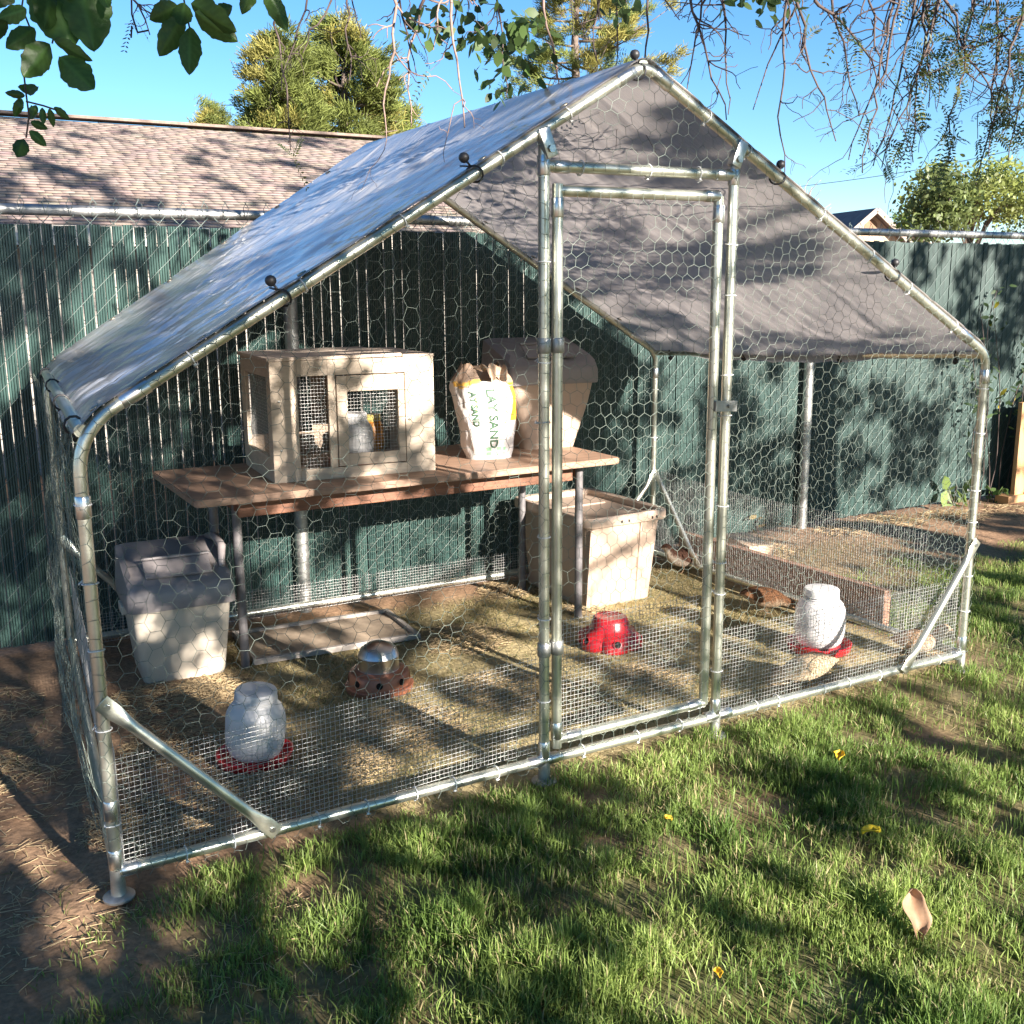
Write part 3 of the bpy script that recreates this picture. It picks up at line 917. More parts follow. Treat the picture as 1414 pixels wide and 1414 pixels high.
board('side_rail', 0, BT, BT, .06, 0, CH)
board('side_rail', 0, BT, CD - .07, CD, 0, CH)
board('side_rail', 0, BT, .06, CD - .07, 0, .09)
board('side_rail', 0, BT, .06, CD - .07, CH - .06, CH)
board('side_panel', CW - BT, CW, BT, CD, 0, CH)
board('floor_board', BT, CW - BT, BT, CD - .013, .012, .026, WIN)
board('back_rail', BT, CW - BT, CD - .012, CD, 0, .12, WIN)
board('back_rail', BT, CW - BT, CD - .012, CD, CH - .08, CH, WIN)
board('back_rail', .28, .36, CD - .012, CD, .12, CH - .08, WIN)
lid = board('lid_board', -.006, CW * .80, -.004, CD + .01, CH, CH + .013, WOODX)
lid.rotation_euler = (0, math.radians(-.4), 0)
board('lid_board', CW * .805, CW + .004, .0, CD + .005, CH, CH + .010, WOODX)
cd = board('cage_door', .247, .287, -.003, BT - .002, .046, .384)
board('door_bar', .487, .513, -.003, BT - .002, .046, .384, parent=cd)
board('door_bar', .287, .487, -.003, BT - .002, .046, .090, parent=cd)
board('door_bar', .287, .487, -.003, BT - .002, .325, .384, parent=cd)
def flatmesh(x0, x1, z0, z1, y, parent, name='window_mesh', side=False):
    A, B = [], []
    for x_ in np.arange(x0, x1, .0128):
        A.append((x_, y, z0)); B.append((x_, y, z1))
    for z_ in np.arange(z0, z1, .0128):
        A.append((x0, y, z_)); B.append((x1, y, z_))
    A, B = np.array(A), np.array(B)
    if side: A, B = A[:, [1, 0, 2]], B[:, [1, 0, 2]]
    V, F = wires(A, B, .0006, 3)
    link(name, np_mesh(name, V, F), CLOTH, parent)
flatmesh(.09, .22, .03, .40, BT + .002, cage)
flatmesh(.28, .495, .08, .335, BT + .002, cd)
flatmesh(.05, CD - .06, .08, CH - .05, BT + .002, cage, side=True)
mb = MB().box((.525, -.004, .215), (.022, .004, .010)).tube([(.517, -.004, .215), (.535, -.008, .205), (.54, -.008, .222)], .0015, 6)
mb.build('cage_latch', GALV_DULL, cage)
for z in (.12, .30):
    MB().lathe([(0, -.003), (.004, -.002), (.005, 0)], 8, 0, (0, 0, 0)).build('screw_head', GALV_DULL, cage, loc=(.03, -.0005, z), rot=(math.radians(-90), 0, 0))
    MB().lathe([(0, -.003), (.004, -.002), (.005, 0)], 8, 0, (0, 0, 0)).build('screw_head', GALV_DULL, cage, loc=(-.0005, CD - .035, z + .03), rot=(0, math.radians(90), 0))

# ---------------------------------------------------------------- waterers
MILK = mat('milky_plastic', (.80, .79, .78), .38, 0, .03, 6, trans=.30)
RED = mat('red_plastic', (.38, .010, .016), .32, 0, .10, 10, coat=.2)
def waterer(name, loc, s, label, group=None, tilt=(0, 0), seg=36):
    t = empty(name, loc, random.uniform(0, 3), label, 'waterer', group)
    jar = [(.0, .030), (.072, .030), (.084, .042), (.093, .068), (.096, .10), (.0965, .155), (.0935, .178), (.084, .198), (.071, .212), (.067, .218), (.066, .224), (.067, .230), (.068, .250), (.064, .256), (.04, .2585), (0, .259)]
    j = MB().lathe([(r * s, z * s) for r, z in jar], seg).build('jar', MILK, t, angle=50)
    j.rotation_euler = (tilt[0], tilt[1], 0)
    for z in (.217, .227):
        MB().lathe([(.0655 * s, z * s), (.0695 * s, (z + .0015) * s), (.0695 * s, (z + .003) * s), (.0655 * s, (z + .0045) * s)], seg).build('thread_ring', MILK, j, smooth=True)
    base = [(0, .004), (.095, .002), (.112, .004), (.121, .014), (.124, .034), (.126, .038), (.122, .040), (.118, .036), (.112, .018), (.098, .014), (.090, .016), (.080, .030), (.060, .032), (0, .032)]
    b = MB().lathe([(r * s, z * s) for r, z in base], seg).build('base_tray', RED, t, angle=50)
    return t
def gz(x, y): return float(ground_h(np.array([x]), np.array([y]))[0])
def ground_at(u, v):
    p = at_z(u, v)
    for _ in range(3): p = at_z(u, v, gz(p[0], p[1]))
    return p
px_ = at_z(1130, 896); wr_ = (px_[0], px_[1], gz(px_[0], px_[1]) - .003)
waterer('poultry_waterer', wr_, 1.0, 'milky jar waterer on bright red tray in the sunny right part of the run')
px_ = at_z(352, 1046); wl_ = (px_[0], px_[1], gz(px_[0], px_[1]) + .0)
waterer('poultry_waterer', wl_, .93, 'milky jar waterer leaning on a red tray near the slanting corner brace and straw', None, (math.radians(4), math.radians(-3)))
# inside the cage
cm = Matrix.Rotation(cr, 3, 'Z')
def in_cage(x, y, z): return Vector((.836, 1.334, TABZ)) + cm @ Vector((x, y, z))
waterer('chick_waterer', in_cage(.34, .11, .0275), .80, 'small milky jar waterer inside the wooden cage behind its door')
ORANGE = mat('amber_plastic', (.55, .22, .02), .35, 0, .1, 10, trans=.2)
fj = empty('chick_feeder', in_cage(.445, .20, .0275), 0, 'amber feed jar with a yellow lid inside the wooden cage', 'feeder')
MB().lathe([(0, 0), (.045, 0), (.048, .01), (.048, .13), (.040, .15), (.035, .16)], 24).build('jar', ORANGE, fj, angle=40)
MB().lathe([(.038, .158), (.039, .16), (.039, .18), (.035, .184), (0, .184)], 24).build('lid', mat('yellow_lid', (.62, .52, .16), .5), fj, angle=40)

# ---------------------------------------------------------------- feeders
COPPER = mat('copper_paint_plastic', (.38, .15, .085), .42, .25, .12, 14)
DARK = mat('hole_shade_dark', (.02, .016, .014), .9)  # near-black pieces stand for the shade inside feed holes and rim slots
px_ = at_z(524, 945); L0 = (px_[0], px_[1], gz(px_[0], px_[1]) - .002)
fd = empty('poultry_feeder', L0, .4, 'round feeder with shiny steel dome on a copper coloured pan', 'feeder')
pan = MB().lathe([(0, 0), (.114, 0), (.120, .004), (.122, .018), (.124, .022), (.122, .025), (.111, .027), (.110, .031), (.1085, .066), (.103, .074), (.088, .079), (.070, .081)], 44).build('pan', COPPER, fd, angle=45)
for k in range(8):
    a = k * math.pi / 4
    mb = MB().lathe([(.0135, -.001), (.0145, .0012), (.0125, .0016), (.0120, .0004)], 18).lathe([(0, .0006), (.0122, .0006)], 18, 1)
    o = mb.build('feed_hole', [COPPER, DARK], pan, loc=(.1092 * math.cos(a), .1092 * math.sin(a), .050))
    o.rotation_euler = (Matrix.Rotation(a, 4, 'Z') @ Matrix.Rotation(math.radians(85), 4, 'Y')).to_euler()
dome = MB().lathe([(.076, .073), (.0765, .079), (.073, .082), (.0725, .125), (.0745, .129), (.072, .135), (.064, .155), (.047, .169), (.024, .178), (.010, .181), (0, .181)], 44).build('steel_dome', mat('polished_steel', (.58, .56, .54), .32, 1.0, .06, 20), fd, angle=35)
px_ = at_z(842, 888); L0 = (px_[0], px_[1], gz(px_[0], px_[1]) - .002)
rf = empty('poultry_feeder', L0, .15, 'low red plastic feeder with scalloped rim and round feed holes', 'feeder')
NL = 6
mod = lambda th, i, z: 1 + (.16 * (np.abs(np.cos(th * NL / 2)) ** .8) - .10) * (1 - sstep(.062, .082, z))
shell = MB().lathe([(.0, .0), (.118, .0), (.124, .004), (.125, .012), (.121, .035), (.112, .054), (.098, .064), (.085, .070), (.078, .080), (.073, .105), (.066, .120), (.060, .124), (.056, .122), (.02, .120), (0, .120)], 72, 0, (0, 0, 0), mod).build('shell', RED, rf, angle=50)
for k in range(NL):
    a = (k) * 2 * math.pi / NL
    mb = MB().lathe([(.0150, -.003), (.0165, .003), (.0140, .0035), (.0130, -.001)], 16).lathe([(0, .0008), (.0132, .0008)], 16, 1)
    o = mb.build('feed_hole', [RED, DARK], shell, loc=(.126 * math.cos(a), .126 * math.sin(a), .043))
    o.rotation_euler = (Matrix.Rotation(a, 4, 'Z') @ Matrix.Rotation(math.radians(66), 4, 'Y')).to_euler()

# ---------------------------------------------------------------- storage bins
BINT = mat('tan_plastic', (.45, .34, .26), .45, 0, .07, 4, bump=.05, bscale=90)
BINW = mat('cream_plastic', (.54, .48, .39), .45, 0, .06, 4, bump=.05, bscale=90)
LIDG = mat('grey_lid_plastic', (.25, .225, .22), .42, 0, .12, 6, bump=.06, bscale=80)
def loft(sections, m, name, parent, cap0=True, cap1=True, angle=35, seg=None):
    """sections: list of (outline pts (n,2), z or callable) with equal n"""
    V, F = [], []
    n = len(sections[0][0])
    for pts, z in sections:
        for q in pts: V.append((q[0], q[1], z if not callable(z) else z(q)))
    for i in range(len(sections) - 1):
        for j in range(n):
            k = (j + 1) % n
            F.append((i * n + j, i * n + k, (i + 1) * n + k, (i + 1) * n + j))
    if cap0: F.append(tuple(range(n))[::-1])
    if cap1: F.append(tuple((len(sections) - 1) * n + j for j in range(n)))
    return MB().add(V, F).build(name, m, parent, angle=angle)
def rrect(w_, d_, r_, cx=0, cy=0, k=5):
    out = []
    for sx, sy, a0 in ((1, 1, 0), (-1, 1, 90), (-1, -1, 180), (1, -1, 270)):
        for i in range(k):
            a = math.radians(a0 + 90 * i / (k - 1))
            out.append((cx + sx * (w_ / 2 - r_) + r_ * math.cos(a), cy + sy * (d_ / 2 - r_) + r_ * math.sin(a)))
    return out
def hinged_bin(loc, rz, s, label, wb=.29, wt=.352, m=BINW, handle=True):
    t = empty('storage_bin', loc, rz, label, 'storage bin')
    body = loft([(rrect(wb * s, .24 * s, .03 * s), 0), (rrect((wb + .012) * s, .252 * s, .035 * s), .02 * s), (rrect((wb + (wt - wb) * .75) * s, .31 * s, .035 * s), .20 * s), (rrect(wt * s, .335 * s, .035 * s), .300 * s)], m, 'body', t)
    # lid: skirt, sloped front flap, flat top
    def zt(q):
        y = q[1] / s
        return s * (.352 + .105 * float(sstep(-.185, -.03, np.array(y))) + .012)
    wl = wt + .028
    lidb = loft([(rrect(wl * s, .36 * s, .03 * s), .288 * s), (rrect((wl + .004) * s, .364 * s, .032 * s), .296 * s), (rrect((wl + .002) * s, .362 * s, .032 * s, k=9), .345 * s) if False else (rrect((wl + .002) * s, .362 * s, .032 * s), .345 * s),
                 (rrect((wl - .012) * s, .350 * s, .036 * s), zt), (rrect((wl - .05) * s, .310 * s, .036 * s), lambda q: zt(q) + .007 * s)], LIDG, 'lid', t)
    # recessed handle field on the sloped front, rim along the top
    MB().box((0, -.105 * s, .4245 * s), (.235 * s, .085 * s, .010 * s), rot=Matrix.Rotation(math.radians(34), 3, 'X'), bev=.004).build('front_flap', LIDG, lidb)
    MB().tube([(-.12 * s, -.066 * s, .4565 * s), (.12 * s, -.066 * s, .4565 * s)], .006 * s, 8).build('flap_hinge', LIDG, lidb)
    if handle: MB().tube([(.155 * s, -.12 * s, .41 * s), (.175 * s, -.04 * s, .472 * s), (.172 * s, .06 * s, .486 * s), (.15 * s, .12 * s, .48 * s)], [.010 * s, .016 * s, .016 * s, .010 * s], 10).build('carry_handle', LIDG, lidb, smooth=True)
    for q in (-1, 1):
        MB().box((q * (wt / 2 + .012) * s, 0, .27 * s), (.02 * s, .10 * s, .035 * s), bev=.005).build('side_grip', m, body)
    return t
hinged_bin((.487, 1.52, gz(.487, 1.5) - .006), math.radians(-3), 1.0, 'cream bin with dark grey hinged lid on straw under the table end')
hinged_bin((2.165, 1.655, TABZ), math.radians(-6), 1.0, 'tan bin with dark grey lid standing on the table behind the posts', .25, .40, BINT, False)
# tan tote on the ground by the table leg
tote = empty('storage_tote', (2.40, 1.60, gz(2.4, 1.6) - .004), math.radians(1.5), 'tall tan lidded tote on the ground beside the right table leg', 'storage tote')
body = loft([(rrect(.345, .50, .03), 0), (rrect(.352, .508, .03), .01), (rrect(.405, .57, .03), .385), (rrect(.408, .573, .03), .40)], BINT, 'body', tote)
for sx, x_ in ((1, .085),):
    a0, a1 = (x_, -.253, .012), (x_ * 1.12, -.2865, .385)
    MB().box(((a0[0] + a1[0]) / 2, (a0[1] + a1[1]) / 2, .2), (.012, .010, .375), rot=Matrix.Rotation(math.radians(5.1), 3, 'X'), bev=.003).build('rib', BINT, body)
MB().box((-.185, -.276, .19), (.02, .012, .375), rot=Matrix.Rotation(math.radians(4.8), 3, 'X'), bev=.003).build('rib', BINT, body)
for x_ in (-.04, .0, .13, .155):
    MB().box((x_, -.3145, .402), (.008, .004, .012)).build('rim_slot', DARK, body)
tl = loft([(rrect(.45, .62, .04), .386), (rrect(.458, .628, .042), .392), (rrect(.458, .628, .042), .426), (rrect(.450, .620, .040), .432), (rrect(.395, .565, .034), .431), (rrect(.388, .558, .032), .429), (rrect(.384, .554, .032), .405)], BINT, 'lid', tote)
loft([(rrect(.30, .20, .02, 0, .15), .404), (rrect(.29, .19, .02, 0, .15), .411)], BINT, 'lid_panel', tl)
loft([(rrect(.30, .26, .02, 0, -.12), .404), (rrect(.29, .25, .02, 0, -.12), .411)], BINT, 'lid_panel', tl)

# ---------------------------------------------------------------- bag of sand with its print
m, n, p = new_mat('printed_paper_bag')
at = n.nodes.new('ShaderNodeAttribute'); at.attribute_name = 'col'
no = n.nodes.new('ShaderNodeTexNoise'); no.inputs['Scale'].default_value = 14; no.inputs['Detail'].default_value = 8
tcn = n.nodes.new('ShaderNodeTexCoord'); n.links.new(tcn.outputs['Object'], no.inputs['Vector'])
bp = n.nodes.new('ShaderNodeBump'); bp.inputs['Strength'].default_value = .6; bp.inputs['Distance'].default_value = .012
n.links.new(no.outputs[0], bp.inputs['Height']); n.links.new(bp.outputs[0], p.inputs['Normal'])
n.links.new(at.outputs['Color'], p.inputs['Base Color'])
p.inputs['Roughness'].default_value = .55
BAG = m
BL = np.array([1.80, 1.46, TABZ])
brz = math.radians(-12)
bag = empty('sand_bag', tuple(BL), brz, 'open white paper bag of play sand with green print standing on the table', 'bag')
def bag_pt(th, z, off=0.0):
    """th angle, z height; front is -y"""
    t = z / .40
    a = .098 + .036 * np.sin(np.clip(t * 1.15, 0, 1) * math.pi * .62) - .052 * sstep(.82, 1.06, t)
    b = .062 + .040 * np.sin(np.clip(t * 1.2, 0, 1) * math.pi * .75) - .055 * sstep(.78, 1.06, t)
    c, s = np.cos(th), np.sin(th)
    e = .62
    x = np.sign(c) * np.abs(c) ** e * (a + off)
    y = np.sign(s) * np.abs(s) ** e * (b + off)
    lump = (fbm(th * 1.1 + 4, z * 7, 1.2, 90) - .5) * .030 * sstep(0, .12, t) + (fbm(th * 2.2, z * 16, 2, 95) - .5) * .016 * sstep(.6, .95, t)
    k = 1 + lump / .1
    return np.stack([x * k - .03 * t * t, y * k + .01 * t, z + .014 * np.sin(th * 2 + 1) * sstep(.8, 1.05, t) + .01 * np.sin(th * 5) * sstep(.85, 1.05, t)], -1)
NT, NZ = 96, 60
TH, ZZ = np.meshgrid(np.linspace(0, 2 * math.pi, NT, endpoint=False), np.linspace(0, .405, NZ), indexing='ij')
PB = bag_pt(TH, ZZ)
tdeg = (np.degrees(TH) + 360) % 360
cb = np.ones((NT, NZ, 3)) * np.array([.58, .55, .53])
top_shade = np.array([.30, .21, .15]); orange = np.array([.78, .33, .03]); yel = np.array([.74, .60, .20])
edge = .335 + .012 * np.sin(TH * 3)
cb = np.where((ZZ > edge)[..., None], top_shade, cb)  # brown-grey above the seam is shade painted into the bag top
cb = np.where((np.abs(ZZ - edge) < .010)[..., None] & ((tdeg > 185) & (tdeg < 265))[..., None], np.array([.72, .42, .08]), cb)
cb = np.where(((tdeg > 303) & (tdeg < 345) & (ZZ > .17) & (ZZ < .335))[..., None], orange, cb)
cb = np.where(((tdeg > 285) & (tdeg < 292) & (ZZ > .11) & (ZZ < .29))[..., None], yel, cb)
cb = np.where(((tdeg > 244) & (tdeg < 249) & (ZZ > .20) & (ZZ < .28))[..., None], yel, cb)
cb = cb * (.93 + .14 * fbm(TH * 2, ZZ * 12, 1.5, 97))[..., None]
idx = np.arange(NT * NZ).reshape(NT, NZ)
nx_ = np.roll(idx, -1, 0)
F = np.stack([idx[:, :-1], nx_[:, :-1], nx_[:, 1:], idx[:, 1:]], -1).reshape(-1, 4)
link('bag_body', np_mesh('bag_body', PB.reshape(-1, 3), F, cb.reshape(-1, 3)), BAG, bag, smooth=True)
# folded mouth flap lying over the top
fu, fv = np.meshgrid(np.linspace(-1, 1, 26), np.linspace(0, 1, 14), indexing='ij')
fx_ = .055 * fu * (1 - .25 * fv) - .005 + .02 * fv
fy_ = -.045 - .045 * fv + .02 * np.cos(fu * 3) + .012 * np.sin(fu * 7 + fv * 5)
fz_ = .395 + .022 * np.sin(fv * 2.6) - .055 * fv * fv + .012 * np.sin(fu * 6 + 1)
idx = np.arange(26 * 14).reshape(26, 14)
F = np.stack([idx[:-1, :-1], idx[1:, :-1], idx[1:, 1:], idx[:-1, 1:]], -1).reshape(-1, 4)
PF = np.stack([fx_, fy_, fz_], -1).reshape(-1, 3)
link('mouth_flap', np_mesh('mouth_flap', PF, F, np.tile(np.array([.34, .25, .18]), (len(PF), 1))), BAG, bag, smooth=True)
fz2 = .32 + .085 * fv
th2 = np.radians(180 + 175 * (fu + 1) / 2)
PF = bag_pt(th2, fz2, -.012).reshape(-1, 3) + np.array([0, .0, 0])
link('inner_fold', np_mesh('inner_fold', PF, F, np.tile(np.array([.40, .24, .12]), (len(PF), 1))), BAG, bag, smooth=True)
SEAM = []
q = bag_pt(np.radians(np.linspace(205, 350, 24)), np.full(24, .322), .001)
MB().tube(q, .0018, 5).build('string_seam', mat('seam_string', (.45, .36, .30), .8), bag, smooth=True)
GREEN_INK = mat('green_ink', (.035, .095, .05), .6)
bag.scale = (.95, .95, .95)
def bag_text(txt, th0, ztop, size, rowoff=0.0):
    cu = bpy.data.curves.new('t', 'FONT')
    cu.body = txt
    cu.size = size
    cu.resolution_u = 3
    cu.offset = .0012
    to = bpy.data.objects.new('t', cu)
    COL.objects.link(to)
    dg_ = bpy.context.evaluated_depsgraph_get()
    me = bpy.data.meshes.new_from_object(to.evaluated_get(dg_))
    bpy.data.objects.remove(to)
    bm = bmesh.new(); bm.from_mesh(me)
    bmesh.ops.triangulate(bm, faces=bm.faces)
    bmesh.ops.subdivide_edges(bm, edges=[e for e in bm.edges if e.calc_length() > .02], cuts=2)
    bmesh.ops.triangulate(bm, faces=bm.faces)
    co = np.array([v.co[:] for v in bm.verts])
    # written downwards: text x runs down, text y (height) runs to the right
    z = ztop - co[:, 0]
    base = np.radians(th0)
    # angle for a given sideways distance on the flat front
    thg = np.linspace(math.radians(195), math.radians(352), 200)
    xg = bag_pt(thg, np.full(200, ztop - .1))[:, 0]
    th = np.interp(np.interp(base, thg, xg) + co[:, 1], xg, thg)
    Pn = bag_pt(th, z, .0026)
    for v, c_ in zip(bm.verts, Pn): v.co = Vector(tuple(c_))
    me2 = bpy.data.meshes.new('print')
    bm.to_mesh(me2); bm.free()
    link('print_lettering', me2, GREEN_INK, bag)
bag_text('LAY SAND', 268, .312, .056)
bag_text('AY SAND', 236, .300, .036)
mb = MB()
for k in range(3):
    for j in range(2):
        th = np.radians(np.array([262 + 11 * k, 269 + 11 * k, 269 + 11 * k, 262 + 11 * k]))
        zz = np.array([.018, .018, .034, .034]) + .021 * j
        mb.add(bag_pt(th, zz, .0016), [(0, 1, 2, 3)])
mb.build('print_emblem', mat('light_green_ink', (.22, .42, .25), .6), bag)

# ---------------------------------------------------------------- tray on the ground
TRAYW = mat('weathered_board', (.36, .28, .20), .8, 0, .22, 9, bump=.25, bscale=50)
TRAYR = mat('grey_rim', (.36, .32, .28), .6, 0, .15, 14)
a0, a1, a2, a3 = [np.array(at_z(u, v)[:2]) for u, v in ((350, 917), (574, 881), (536, 849), (330, 872))]
c0 = (a0 + a1 + a2 + a3) / 4
ang = math.atan2(*(a1 - a0)[::-1])
tray = empty('flat_tray', (c0[0], c0[1], gz(*c0) + .004), ang, 'flat weathered tray with a pale rim lying under the table', 'tray')
TL, TD = .66, .37
MB().box((0, 0, .006), (TL, TD, .010), bev=.002).build('tray_floor', TRAYW, tray)
for cx_, cy_, lx, ly in ((0, -TD / 2, TL + .024, .02), (0, TD / 2, TL + .024, .02), (-TL / 2, 0, .02, TD - .02), (TL / 2, 0, .02, TD - .02)):
    MB().box((cx_, cy_, .012), (lx, ly, .024), bev=.003).build('rim', TRAYR, tray)

# ---------------------------------------------------------------- quails
def quail(loc, rz, label, back, belly, pose='stand', s=1.0, seed=0):
    t = empty('quail', loc, rz, label, 'quail', None)
    # spine from tail (-x) to beak (+x): (x, z, half width, half height)
    if pose == 'peck':
        sp = [(-.105, .085, .004, .004), (-.085, .082, .017, .012), (-.055, .075, .035, .030), (-.02, .068, .044, .040), (.015, .062, .044, .040), (.045, .056, .036, .034), (.066, .050, .023, .023), (.080, .043, .019, .019), (.094, .036, .019, .019), (.106, .028, .013, .013), (.114, .020, .0045, .0045), (.123, .012, .0012, .0012)]
    else:
        sp = [(-.100, .060, .004, .004), (-.082, .062, .018, .012), (-.055, .064, .036, .030), (-.02, .066, .045, .041), (.015, .070, .044, .042), (.042, .080, .034, .034), (.056, .096, .022, .024), (.064, .112, .018, .020), (.074, .124, .018, .019), (.088, .126, .013, .013), (.097, .124, .0045, .0045), (.108, .120, .0012, .0012)]
    sp = np.array(sp) * s
    k = np.linspace(0, len(sp) - 1, 34)
    sp = np.stack([np.interp(k, np.arange(len(sp)), sp[:, i]) for i in range(4)], 1)
    for _ in range(2): sp[1:-1] = (sp[:-2] + 2 * sp[1:-1] + sp[2:]) / 4
    T = np.gradient(sp[:, :2], axis=0); T /= np.linalg.norm(T, axis=1)[:, None]
    ns_ = 20
    th = np.linspace(0, 2 * math.pi, ns_, endpoint=False)
    V, C = [], []
    rg = np.random.default_rng(seed)
    for i, (x_, z_, hw, hh) in enumerate(sp):
        nx2, nz2 = -T[i, 1], T[i, 0]
        for a in th:
            up_ = math.sin(a)
            V.append((x_ + nx2 * hh * up_, hw * math.cos(a), z_ + nz2 * hh * up_))
            streak = .5 + .5 * math.sin(i * 2.4 + math.sin(a * 7) * 2.2)
            w_ = float(sstep(-.45, .15, np.array(up_ + .25 * rg.standard_normal() * .5)))
            cc = np.array(back) * (.55 + .75 * streak) * w_ + np.array(belly) * (1 - w_) * (.8 + .3 * rg.random())
            if i >= 32: cc = np.array([.10, .075, .055])
            C.append(cc)
    F = []
    for i in range(len(sp) - 1):
        for j in range(ns_):
            F.append((i * ns_ + j, i * ns_ + (j + 1) % ns_, (i + 1) * ns_ + (j + 1) % ns_, (i + 1) * ns_ + j))
    V, F, C = list(V), list(F), list(C)
    leg = np.array([.30, .20, .12])
    def addt(pts, r):
        v, f = tube_geo(pts, r, 6, False)
        b = len(V)
        V.extend(map(tuple, v)); F.extend([tuple(q + b for q in x_) for x_ in f]); C.extend([leg] * len(v))
    for sgn in (-1, 1):
        y_ = .019 * s * sgn
        addt([(.0, y_, .045 * s), (-.006 * s, y_, .022 * s), (.004 * s, y_, .003 * s)], [.006 * s, .0024 * s, .0024 * s])
        for da in (-.5, 0, .5, math.pi):
            addt([(.004 * s, y_, .003 * s), (.004 * s + .02 * s * math.cos(da), y_ + .02 * s * math.sin(da), .001)], [.002 * s, .001 * s])
    me = np_mesh('body', np.array(V), np.array(F), np.array(C))
    link('body', me, attr_mat('plumage', .8, spec=.2, bump=.6, bscale=180, var=.35, vscale=120), t, smooth=True)
    for sgn in (-1, 1):
        i = 26
        x_, z_, hw, hh = sp[i]
        MB().lathe([(0, -.0026 * s), (.0018 * s, -.0018 * s), (.0026 * s, 0), (.0018 * s, .0018 * s), (0, .0026 * s)], 8).build('eye', RUBBER, t, smooth=True, loc=(x_, sgn * hw * .93, z_ + hh * .3))
        # folded wing
        u_, v_ = np.meshgrid(np.linspace(0, 1, 12), np.linspace(-1, 1, 7), indexing='ij')
        xx = (-.098 + .125 * u_) * s
        ii = np.interp(xx, sp[:, 0], np.arange(len(sp)))
        zc = np.interp(ii, np.arange(len(sp)), sp[:, 1]); hwc_ = np.interp(ii, np.arange(len(sp)), sp[:, 2]); hhc = np.interp(ii, np.arange(len(sp)), sp[:, 3])
        prof = np.sin(np.clip(u_ * 1.08 + .04, 0, 1) * math.pi) ** .6
        aa = np.radians(22) + v_ * prof * .75
        P = np.stack([xx, sgn * (hwc_ + .0035 * s) * np.cos(aa), zc + (hhc + .0035 * s) * np.sin(aa)], -1).reshape(-1, 3)
        idx = np.arange(84).reshape(12, 7)
        Fw = np.stack([idx[:-1, :-1], idx[1:, :-1], idx[1:, 1:], idx[:-1, 1:]], -1).reshape(-1, 4)
        Cw = np.array(back) * (.55 + .5 * np.abs(np.sin(u_ * 16 + v_ * 3)).reshape(-1, 1))
        link('wing', np_mesh('wing', P, Fw, Cw), attr_mat('wing_plumage', .8, spec=.2, bump=.6, bscale=160, var=.3, vscale=100), t, smooth=True)
    return t
def qpos(u, v):
    p_ = ground_at(u, v)
    return (p_[0], p_[1], gz(p_[0], p_[1]) - .001)
quail(qpos(1056, 846), math.radians(-22), 'reddish brown quail pecking with lowered head beside the wire side wall', (.20, .095, .045), (.45, .33, .22), 'peck', 1.12, 1)
quail(qpos(940, 790), math.radians(168), 'dark backed quail with pale speckled belly standing by the slanting rear brace', (.085, .04, .025), (.46, .38, .30), 'stand', 1.1, 2)
quail(qpos(1112, 948), math.radians(158), 'pale sandy quail crouching in front of the sunlit red tray waterer', (.52, .39, .25), (.54, .44, .31), 'peck', 1.15, 3)
quail(qpos(1268, 910), math.radians(-60), 'pale buff quail half hidden behind the right corner brace', (.44, .28, .17), (.52, .42, .31), 'stand', 1.1, 4)

# ---------------------------------------------------------------- things right of the run
TIMBER = mat('weathered_timber', (.27, .145, .092), .8, 0, .25, 6, bump=.4, bscale=35, stretch=(8, 1.2, 8))
pl = empty('timber_plank', (3.10, 1.10, 0), math.radians(1.5), 'brown timber plank set on edge along the outside of the wire wall', 'plank')
MB().box((0, 0, .075), (.04, 1.30, .19), bev=.005).build('plank', TIMBER, pl)
for y_ in (-.5, .5):
    MB().box((.04, y_, .06), (.035, .035, .2), bev=.003).build('stake', TIMBER, pl)
br = empty('paver_brick', (3.30, 1.50, 0), math.radians(-14), 'pale tan paving brick lying behind the timber plank', 'brick')
MB().box((0, 0, .075), (.14, .30, .15), bev=.008).build('brick_body', mat('tan_concrete', (.52, .37, .25), .85, 0, .15, 20, bump=.4, bscale=60), br)
CEDAR = mat('orange_cedar', (.50, .27, .12), .65, 0, .18, 6, bump=.2, stretch=(6, 6, 1.2))
wp = empty('cedar_frame', (6.02, 1.86, 0), 0, 'upright orange cedar frame with a dark opening leaning by the fence end', 'wooden frame')
b0 = at_y(1397, 690, 1.84); b1 = at_y(1376, 690, 1.84)
wp.location = (b0[0], 1.84, 0)
hz = at_y(1397, 557, 1.84)[2]
MB().box((.045, 0, hz / 2 + .02), (.09, .03, hz - .04), bev=.003).build('stile', CEDAR, wp)
MB().box((.60, 0, hz / 2 + .02), (.09, .03, hz - .04), bev=.003).build('stile', CEDAR, wp)
MB().box((.322, 0, hz - .06), (.463, .028, .12), bev=.003).build('rail', CEDAR, wp)
MB().box((.322, 0, .12), (.463, .028, .12), bev=.003).build('rail', CEDAR, wp)
MB().box((.25, .01, .02), (.68, .10, .07), bev=.003).build('foot', CEDAR, wp)
MB().box((.322, .012, hz / 2), (.463, .008, hz - .24)).build('opening_shade_sheet', mat('dark_opening_shade', (.03, .03, .032), .7), wp)  # dark sheet standing in for the shade inside the frame opening

